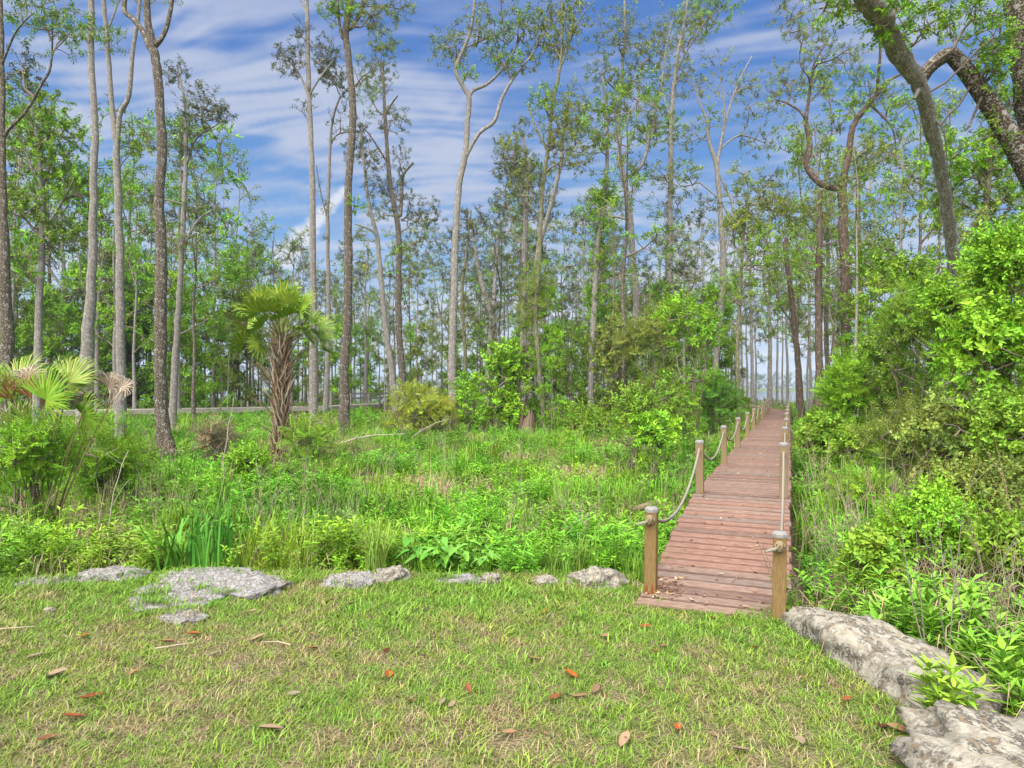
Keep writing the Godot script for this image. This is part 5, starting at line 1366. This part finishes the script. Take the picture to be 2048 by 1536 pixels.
func single(called: String, label: String, category: String, m: Mesh, px: float, d: float, s: float, c: Color, group := "", n := 1, spread := 0.0) -> void:
	var o := thing(called, Vector3(px_x(px, d), ground_y(px_x(px, d), -d) - 0.02, -d), label, category, group)
	var w := []
	var t := PackedColorArray()
	for i in maxi(n, 9):
		var q := Vector3(rnd(-spread, spread), 0, rnd(-spread, spread))
		q.y = ground_y(o.position.x + q.x, o.position.z + q.z) - 0.02 - o.position.y
		var k := s * rnd(0.75, 1.15)
		w.append(Transform3D(Basis.from_euler(Vector3(rnd(-0.1, 0.1), rnd(0, TAU), rnd(-0.1, 0.1))).scaled(Vector3(k, k, k)), q))
		t.append(vary(c, 0.18))
	copies(o, "leaves", m, w, t).set_meta("kind", "stuff")

func marked_plants() -> void:
	rng.seed = 321
	single("iris_clump", "dark green clump of upright sword leaves behind the broad flat slab", "plant", clump(11, 7, 0.72, 0.028, 0.07, 0.5), 425, 6.1, 1.0, Color(0.075, 0.28, 0.03), "", 9, 0.2)
	single("iris_clump", "wide bright sword-leaved clump between the slabs and the rough grey stone", "plant", clump(12, 7, 0.6, 0.026, 0.07, 1.1), 365, 6.2, 0.95, Color(0.12, 0.33, 0.03), "", 9, 0.2)
	single("grass_tussock", "tall thin light green grass tussock behind the knobbly pale stone", "grass", clump(13, 26, 0.6, 0.008, 0.05, 1.1), 760, 6.05, 0.9, Color(0.24, 0.38, 0.06), "", 9, 0.25)
	single("rush_clump", "tall dark rush clump standing above the weeds", "grass", clump(14, 30, 0.85, 0.006, 0.05, 0.35), 680, 8.0, 0.9, Color(0.10, 0.21, 0.03), "", 9, 0.16)
	single("broadleaf_plant", "arrow-leaved plant behind the narrow low grey stone", "plant", arrow_leaf(7), 850, 6.05, 0.85, Color(0.11, 0.31, 0.035), "", 9, 0.25)
	single("broadleaf_plant", "large-leaved plant between the narrow stone and the small rounded boulder", "plant", arrow_leaf(8), 935, 6.0, 0.75, Color(0.13, 0.31, 0.04), "", 9, 0.3)
	single("broadleaf_plant", "arrow-leaved plant in front of the tall light grass tussock", "plant", arrow_leaf(9), 600, 6.6, 0.9, Color(0.12, 0.34, 0.04), "", 9, 0.25)
	single("grass_tussock", "long-bladed grass against the post on the marsh side", "grass", clump(15, 24, 0.5, 0.008, 0.05, 0.8), 1275, 5.7, 0.8, Color(0.18, 0.36, 0.04), "", 9, 0.16)
	single("grass_tussock", "fresh grass tussock beside the small rounded boulder", "grass", clump(16, 24, 0.45, 0.008, 0.05, 0.9), 1140, 5.85, 0.8, Color(0.2, 0.36, 0.05), "", 9, 0.18)
	single("bright_herb", "tall bright green herb patch on the boardwalk's marsh side", "plant", weed(8, 0.6, 16, 0.12, 0.04), 1175, 6.9, 1.0, Color(0.15, 0.38, 0.03), "", 12, 0.4)
	single("bright_herb", "tall bright green herb patch rising by the rope's first sag", "plant", weed(9, 0.6, 16, 0.1, 0.04), 1235, 6.5, 1.05, Color(0.17, 0.38, 0.03), "", 12, 0.35)
	# broad leaves by the boulders
	var spots := [[1905, 1280, 3.95, 0.9, 30, "broad-leaved bright green patch right behind the long pale boulder".replace("right ", "")], [2010, 1250, 4.1, 0.9, 30, "broad-leaved green patch farther up the bank than the boulders"], [1830, 1215, 4.5, 0.8, 24, "young broad-leaved shoots at the back of the long pale boulder"], [1990, 1360, 3.5, 0.85, 26, "broad-leaved shoots between the two big boulders and the bank"], [2080, 1420, 3.2, 0.85, 26, "broad-leaved shoots behind the black-stained boulder"]]
	for q in spots:
		var d: float = q[2]
		var x := px_x(q[0], d)
		var o := thing("leafy_plant", Vector3(x, ground_y(x, -d), -d), q[5], "plant")
		var w := []
		var t := PackedColorArray()
		for i in int(q[4]) * 2:
			var p := Vector3(rnd(-0.38, 0.38), 0, rnd(-0.34, 0.34))
			if on_rock(x + p.x, -d + p.z, 0.95): continue
			p.y = ground_y(x + p.x, -d + p.z) - o.position.y + 0.02 + rnd(0, 0.12)
			var k := float(q[3]) * rnd(0.6, 1.0)
			w.append(Transform3D(Basis.from_euler(Vector3(rnd(-0.3, 0.3), rnd(0, TAU), rnd(-0.3, 0.3))).scaled(Vector3(k, k, k)), p))
			t.append(vary(Color(0.16, 0.36, 0.03), 0.2))
		copies(o, "leaves", sprays[3][0], w, t).set_meta("kind", "stuff")
	# young plant in the gap of the boulders
	var yd := 3.05
	var yo := thing("seedling", Vector3(px_x(1900, yd), 0.0, -yd), "light green seedling growing in the gap between the two big boulders", "plant")
	var yw := []
	var yt := PackedColorArray()
	for i in 10:
		var k := rnd(0.5, 0.75)
		yw.append(Transform3D(Basis.from_euler(Vector3(rnd(-0.3, 0.3), rnd(0, TAU), rnd(-0.3, 0.3))).scaled(Vector3(k, k, k)), Vector3(rnd(-0.1, 0.12), 0.04, rnd(-0.12, 0.06))))
		yt.append(vary(Color(0.22, 0.40, 0.04), 0.15))
	copies(yo, "leaves", sprays[3][1], yw, yt).set_meta("kind", "stuff")

func litter() -> void:
	rng.seed = 55
	var cols := [Color(0.2, 0.155, 0.105), Color(0.18, 0.10, 0.055), Color(0.16, 0.055, 0.022), Color(0.24, 0.075, 0.016), Color(0.07, 0.018, 0.012)]
	var names := ["pale tan fallen leaf curled on the lawn", "light brown fallen leaf on the lawn", "reddish-brown fallen leaf on the lawn", "bright orange fallen leaf on the lawn", "dark wine-red fallen leaf on the lawn"]
	for f in FALLEN:
		var b := MB.new()
		var ln: float = float(f[3]) * 1.45
		var wd := ln * rnd(0.34, 0.46)
		var m := 6
		var c: Color = vary(cols[f[2]], 0.15)
		var curl := rnd(0.1, 0.4)
		for i in m:
			var t0 := i / float(m)
			var t1 := (i + 1) / float(m)
			var row := []
			for t in [t0, t1]:
				var w := wd * 0.5 * pow(sin(PI * pow(t, 0.8)), 0.8)
				var y := curl * ln * pow(t - 0.5, 2)
				row.append_array([Vector3(-w, y + w * 0.5, (t - 0.5) * ln), Vector3(0, y, (t - 0.5) * ln), Vector3(w, y + w * 0.45, (t - 0.5) * ln)])
			b.quad(row[0], row[3], row[4], row[1], c)
			b.quad(row[1], row[4], row[5], row[2], c)
		var o := part(self, "fallen_leaf", b.mesh(M.twig), Vector3(f[0], ground_y(f[0], f[1]) + 0.022, f[1]))
		o.rotation = Vector3(rnd(-0.25, 0.25), rnd(0, TAU), rnd(-0.25, 0.25))
		tag(o, names[f[2]], "leaf", "fallen leaves on the lawn")
	# twigs and dead leaves on the deck
	for q in [[5.55, 0.12, 0.14, 0.9], [5.4, -0.3, 0.26, 0.5], [6.6, 0.2, 0.11, 1.4], [6.3, 0.25, 0.13, 0.4], [7.4, -0.1, 0.1, 0.2], [9.6, 0.1, 0.14, 0.8], [10.4, -0.2, 0.12, 1.2]]:
		var w := walk_at(q[0])
		var d: Vector3 = w[1]
		var r := d.cross(Vector3.UP)
		var b := MB.new()
		var line := PackedVector3Array()
		var rr := PackedFloat32Array()
		for i in 6:
			line.append(Vector3((i / 5.0 - 0.5) * q[2], 0.004 + 0.003 * sin(i * 1.7), 0.008 * sin(i * 2.3)))
			rr.append(0.004 - 0.0004 * i)
		b.tube(line, rr, 5, Color(0.30, 0.21, 0.13))
		var o := part(self, "stick", b.mesh(M.twig), (w[0] as Vector3) + r * float(q[1]) + Vector3(0, 0.004, 0))
		o.rotation.y = q[3]
		tag(o, "short dry stick lying on the boardwalk planks", "stick", "sticks on the boardwalk")
	var lb := MB.new()
	lb.leaf(Vector3(0, 0, -0.03), Vector3(0, 0.15, 1).normalized(), Vector3.RIGHT, 0.065, 0.026, Color.WHITE)
	var w2 := []
	var t2 := PackedColorArray()
	for i in 260:
		var s := 5.0 + pow(rng.randf(), 2.0) * 22.0
		var w := walk_at(s)
		var r: Vector3 = (w[1] as Vector3).cross(Vector3.UP)
		var off := rnd(-0.5, 0.5)
		if i < 70:
			s = 5.0 + rng.randf() * 0.5; w = walk_at(s); off = -0.5 + absf(rng.randfn(0.0, 0.16))
		var k := rnd(0.5, 1.1)
		w2.append(Transform3D(Basis.from_euler(Vector3(rnd(-0.2, 0.2), rnd(0, TAU), rnd(-0.3, 0.3))).scaled(Vector3(k, k, k)), (w[0] as Vector3) + r * off + Vector3(0, 0.008, 0)))
		t2.append(vary([Color(0.33, 0.25, 0.17), Color(0.16, 0.09, 0.05), Color(0.26, 0.15, 0.09)][i % 3], 0.3))
	scatter("leaf_litter", "small dead leaves scattered on the boardwalk planks", "leaves", lb.mesh(M.twig), w2, t2)
	# fallen sticks on the lawn and dead branches in the marsh
	for q in [[-2.05, -4.05, 0.22, 0.4], [-1.45, -4.1, 0.2, 2.9], [-3.25, -4.3, 0.3, 0.2]]:
		var b := MB.new()
		b.tube(PackedVector3Array([Vector3(-q[2] * 0.5, 0, 0), Vector3(0, 0.008, 0.012), Vector3(q[2] * 0.5, 0.002, -0.01)]), PackedFloat32Array([0.005, 0.004, 0.002]), 5, Color(0.34, 0.28, 0.2))
		var o := part(self, "stick", b.mesh(M.twig), Vector3(q[0], ground_y(q[0], q[1]) + 0.028, q[1]))
		o.rotation.y = q[3]
		tag(o, "thin pale stick lying in the lawn grass", "stick", "sticks on the lawn")
	for q in [[740, 880, 21.0, 2.2, 0.15, 0.035, "bleached fallen branch lying in weeds before the yellow-green bush"], [855, 880, 22.0, 1.6, 0.5, 0.02, "forked bleached dead branch arching out of the weeds"], [1305, 968, 10.0, 0.5, 0.05, 0.06, "short rotten log in the grass beside the boardwalk"], [1960, 1120, 5.3, 0.7, 0.1, 0.012, "dry brown frond stalk sticking out of the bank bushes"], [455, 960, 11.0, 1.9, 1.5, 0.010, "thin leafless dead sapling standing in the weeds"], [235, 1010, 8.0, 1.3, 1.45, 0.008, "leafless twiggy stem standing before the palmetto"]]:
		var d: float = q[2]
		var x := px_x(q[0], d)
		var at := Vector3(x, ground_y(x, -d), -d)
		var b := MB.new()
		var line := PackedVector3Array()
		var rr := PackedFloat32Array()
		var L: float = q[3]
		var el: float = q[4]
		for i in 8:
			var t := i / 7.0
			line.append(Vector3((t - 0.5) * L * cos(el), t * L * sin(el) + (0.2 if el < 0.6 else 0.0) + 0.1 * sin(t * PI), 0.1 * sin(t * 4.0)) + rdir() * 0.02)
			rr.append(float(q[5]) * (1.0 - 0.5 * t))
		b.tube(line, rr, 7, Color(0.3, 0.27, 0.22) if float(q[5]) < 0.04 else Color(0.17, 0.13, 0.09))
		for i in (5 if float(q[5]) < 0.04 else 0):
			var p := line[2 + i]
			var bd := Vector3(rnd(-0.3, 0.3), rnd(0.1, 0.4), rnd(-0.3, 0.3))
			b.tube(PackedVector3Array([p, p + bd * 0.5 + Vector3(0, 0.03, 0), p + bd]), PackedFloat32Array([rr[2 + i] * 0.5, rr[2 + i] * 0.35, rr[2 + i] * 0.2]), 4, Color(0.4, 0.36, 0.3))
		var o := part(self, "dead_branch", b.mesh(M.twig), at)
		tag(o, q[6], "branch")
	# broken stump
	var sd := 27.0
	var sx := px_x(1053, sd)
	var sb := MB.new()
	for i in 14:
		var a := TAU * i / 14.0
		var h := rnd(0.6, 1.3)
		sb.tube(PackedVector3Array([Vector3(cos(a) * 0.3, 0, sin(a) * 0.3), Vector3(cos(a) * 0.22, h * 0.5, sin(a) * 0.22), Vector3(cos(a) * 0.2 + 0.08, h, sin(a) * 0.2)]), PackedFloat32Array([0.11, 0.09, 0.03]), 6, Color(0.2, 0.15, 0.11))
	var so := part(self, "stump", sb.mesh(M.twig), Vector3(sx, ground_y(sx, -sd), -sd))
	tag(so, "ragged brown broken stump beside the ivy-wrapped stem", "stump")

func terrain() -> void:
	var xs := PackedFloat32Array()
	var zs := PackedFloat32Array()
	var x := -9.0
	while x < 9.0:
		xs.append(x); x += 0.09
	var g := 0.09
	var far := []
	while x < 1600.0:
		far.append(x); g *= 1.14; x += g
	var all := PackedFloat32Array()
	for i in range(far.size() - 1, -1, -1): all.append(-float(far[i]))
	all.append_array(xs)
	for q in far: all.append(q)
	var d := -40.0
	for q in [-1200.0, -300.0, -100.0, -40.0, -15.0, -5.0]: zs.append(q)
	d = 0.0
	g = 0.1
	while d < 900.0:
		zs.append(d)
		if d > 9.0: g *= 1.07
		d += g
	var st := MB.new()
	var nx := all.size()
	for zi in zs.size():
		for xi in nx:
			var px := all[xi]
			var pz := -zs[zi]
			var e := 0.05
			var y := ground_y(px, pz)
			st.v.append(Vector3(px, y, pz))
			st.n.append(Vector3(y - ground_y(px + e, pz), e, y - ground_y(px, pz + e)).normalized())
			st.c.append(Color.WHITE)
			st.t.append(Vector2(px, pz))
	for zi in zs.size() - 1:
		for xi in nx - 1:
			var a := zi * nx + xi
			st.ix.append_array(PackedInt32Array([a, a + nx, a + 1, a + 1, a + nx, a + nx + 1]))
	var o := part(self, "ground", st.mesh(M.soil))
	tag(o, "grassy earth of the lawn falling to the marsh floor", "ground", "", "structure")
	var b := MB.new()
	b.quad(Vector3(-900, WATER_Y, -72), Vector3(-900, WATER_Y, -640), Vector3(900, WATER_Y, -640), Vector3(900, WATER_Y, -72), Color.WHITE, 1800, 570)
	var w := part(self, "lake", b.mesh(M.water))
	tag(w, "pale lake behind the swamp wood", "lake", "", "structure")
	# the far shore
	var sh := MB.new()
	for i in 60:
		var x0 := -900.0 + i * 30.0
		var h0 := 1.0 + 0.8 * sin(i * 0.7)
		var h1 := 1.0 + 0.8 * sin((i + 1) * 0.7)
		sh.quad(Vector3(x0, WATER_Y - 0.5, -420), Vector3(x0, WATER_Y + h0, -440), Vector3(x0 + 30, WATER_Y + h1, -440), Vector3(x0 + 30, WATER_Y - 0.5, -420), Color(0.1, 0.13, 0.06))
		sh.quad(Vector3(x0, WATER_Y + h0, -440), Vector3(x0, WATER_Y + h0, -900), Vector3(x0 + 30, WATER_Y + h1, -900), Vector3(x0 + 30, WATER_Y + h1, -440), Color(0.1, 0.13, 0.06))
	var so := part(self, "far_shore", sh.mesh(M.twig))
	tag(so, "low far bank of the lake", "shore", "", "structure")
	rng.seed = 700
	var where := []
	var tint := PackedColorArray()
	for i in 2600:
		var px := rnd(-430, 430)
		var pz := -440.0 - rnd(0, 25)
		var top := 9.0 + 4.0 * patch.get_noise_2d(px * 0.2, 0) + rnd(-2, 2)
		var s := rnd(9.0, 15.0)
		where.append(Transform3D(Basis.from_euler(Vector3(rnd(-0.4, 0.4), rnd(0, TAU), rnd(-0.4, 0.4))).scaled(Vector3(s, s, s)), Vector3(px, rnd(0.0, 1.0) * top, pz)))
		tint.append(vary(Color(0.07, 0.12, 0.05), 0.3))
	scatter("treeline", "hazy dark treeline on the far shore of the lake", "trees", sprays[2][0], where, tint)

# ------------------------------------------------------------------ the scene
func _ready() -> void:
	var cam := Camera3D.new()
	cam.name = "camera"
	cam.fov = 60.0
	cam.position = Vector3(0, 1.6, 0)
	cam.rotation_degrees = Vector3(0.3, 0, 0)
	cam.far = 3000.0
	cam.near = 0.05
	add_child(cam)
	cam.current = true
	var env := Environment.new()
	env.background_mode = Environment.BG_SKY
	env.tonemap_mode = Environment.TONE_MAPPER_LINEAR
	env.tonemap_exposure = 8.4
	env.sdfgi_enabled = true
	env.fog_enabled = true
	env.fog_density = 0.0003
	env.fog_light_color = Color(0.8, 0.86, 0.93)
	env.ssao_enabled = true
	env.ssil_enabled = true
	var sky := Sky.new()
	var pano := PanoramaSkyMaterial.new()
	pano.panorama = clouds()
	pano.energy_multiplier = 1.0
	sky.sky_material = pano
	env.sky = sky
	env.background_energy_multiplier = 0.124
	var we := WorldEnvironment.new()
	we.name = "world_environment"
	we.environment = env
	add_child(we)
	var sun := DirectionalLight3D.new()
	sun.name = "sun"
	sun.light_color = Color(1.0, 0.97, 0.92)
	sun.light_energy = 0.5
	sun.light_angular_distance = 85.0
	sun.shadow_enabled = true
	sun.rotation_degrees = Vector3(-56, -28, 0)
	add_child(sun)

	patch.seed = 5
	patch.frequency = 0.25
	patch.fractal_octaves = 3
	rough_ground.seed = 8
	rough_ground.frequency = 0.45
	rough_ground.fractal_octaves = 4
	var c0 := WALK_LEFT * 0.53
	walk = PackedVector3Array([c0, c0 + WALK_DIR * 38.0, c0 + WALK_DIR * 38.0 + Vector3(1.9, 0, -9.0), c0 + WALK_DIR * 38.0 + Vector3(1.4, 0, -26.0)])
	rocks = [[2.12, -3.80, 0.25, 0.74, 0.17], [2.16, -2.52, 0.44, 0.6, 0.3], [0.70, -5.47, 0.25, 0.16, -0.1], [-2.55, -5.42, 0.40, 0.34, 0.2], [-2.13, -5.3, 0.38, 0.28, -0.5], [-2.5, -5.0, 0.32, 0.24, 0.5], [-3.35, -5.58, 0.28, 0.15, 0.1], [-3.78, -5.45, 0.23, 0.1, 0.4], [-1.3, -5.42, 0.22, 0.13, 0.2], [-1.0, -5.5, 0.14, 0.1, 0.5], [-0.42, -5.47, 0.2, 0.06, 0.1], [-0.18, -5.46, 0.07, 0.06, 0.1], [-2.28, -4.62, 0.11, 0.14, 0.9]]
	make_materials()
	M.grey_wood = mat(srgb(0.24, 0.225, 0.2), 0.9)
	print("materials ", Time.get_ticks_msec())
	for k in 5:
		var set3 := []
		for v in 3: set3.append(make_spray(k, v))
		sprays.append(set3)
	terrain()
	boardwalk()
	far_boardwalk()
	stones()
	print("built things ", Time.get_ticks_msec())
	for d in TREES: build_tree(d)
	print("trees ", Time.get_ticks_msec())
	far_woods()
	print("far woods ", Time.get_ticks_msec())
	for a in SHRUBS: build_shrub(a)
	print("shrubs ", Time.get_ticks_msec())
	palms()
	marked_plants()
	litter()
	ground_cover()
	print("done ", Time.get_ticks_msec())
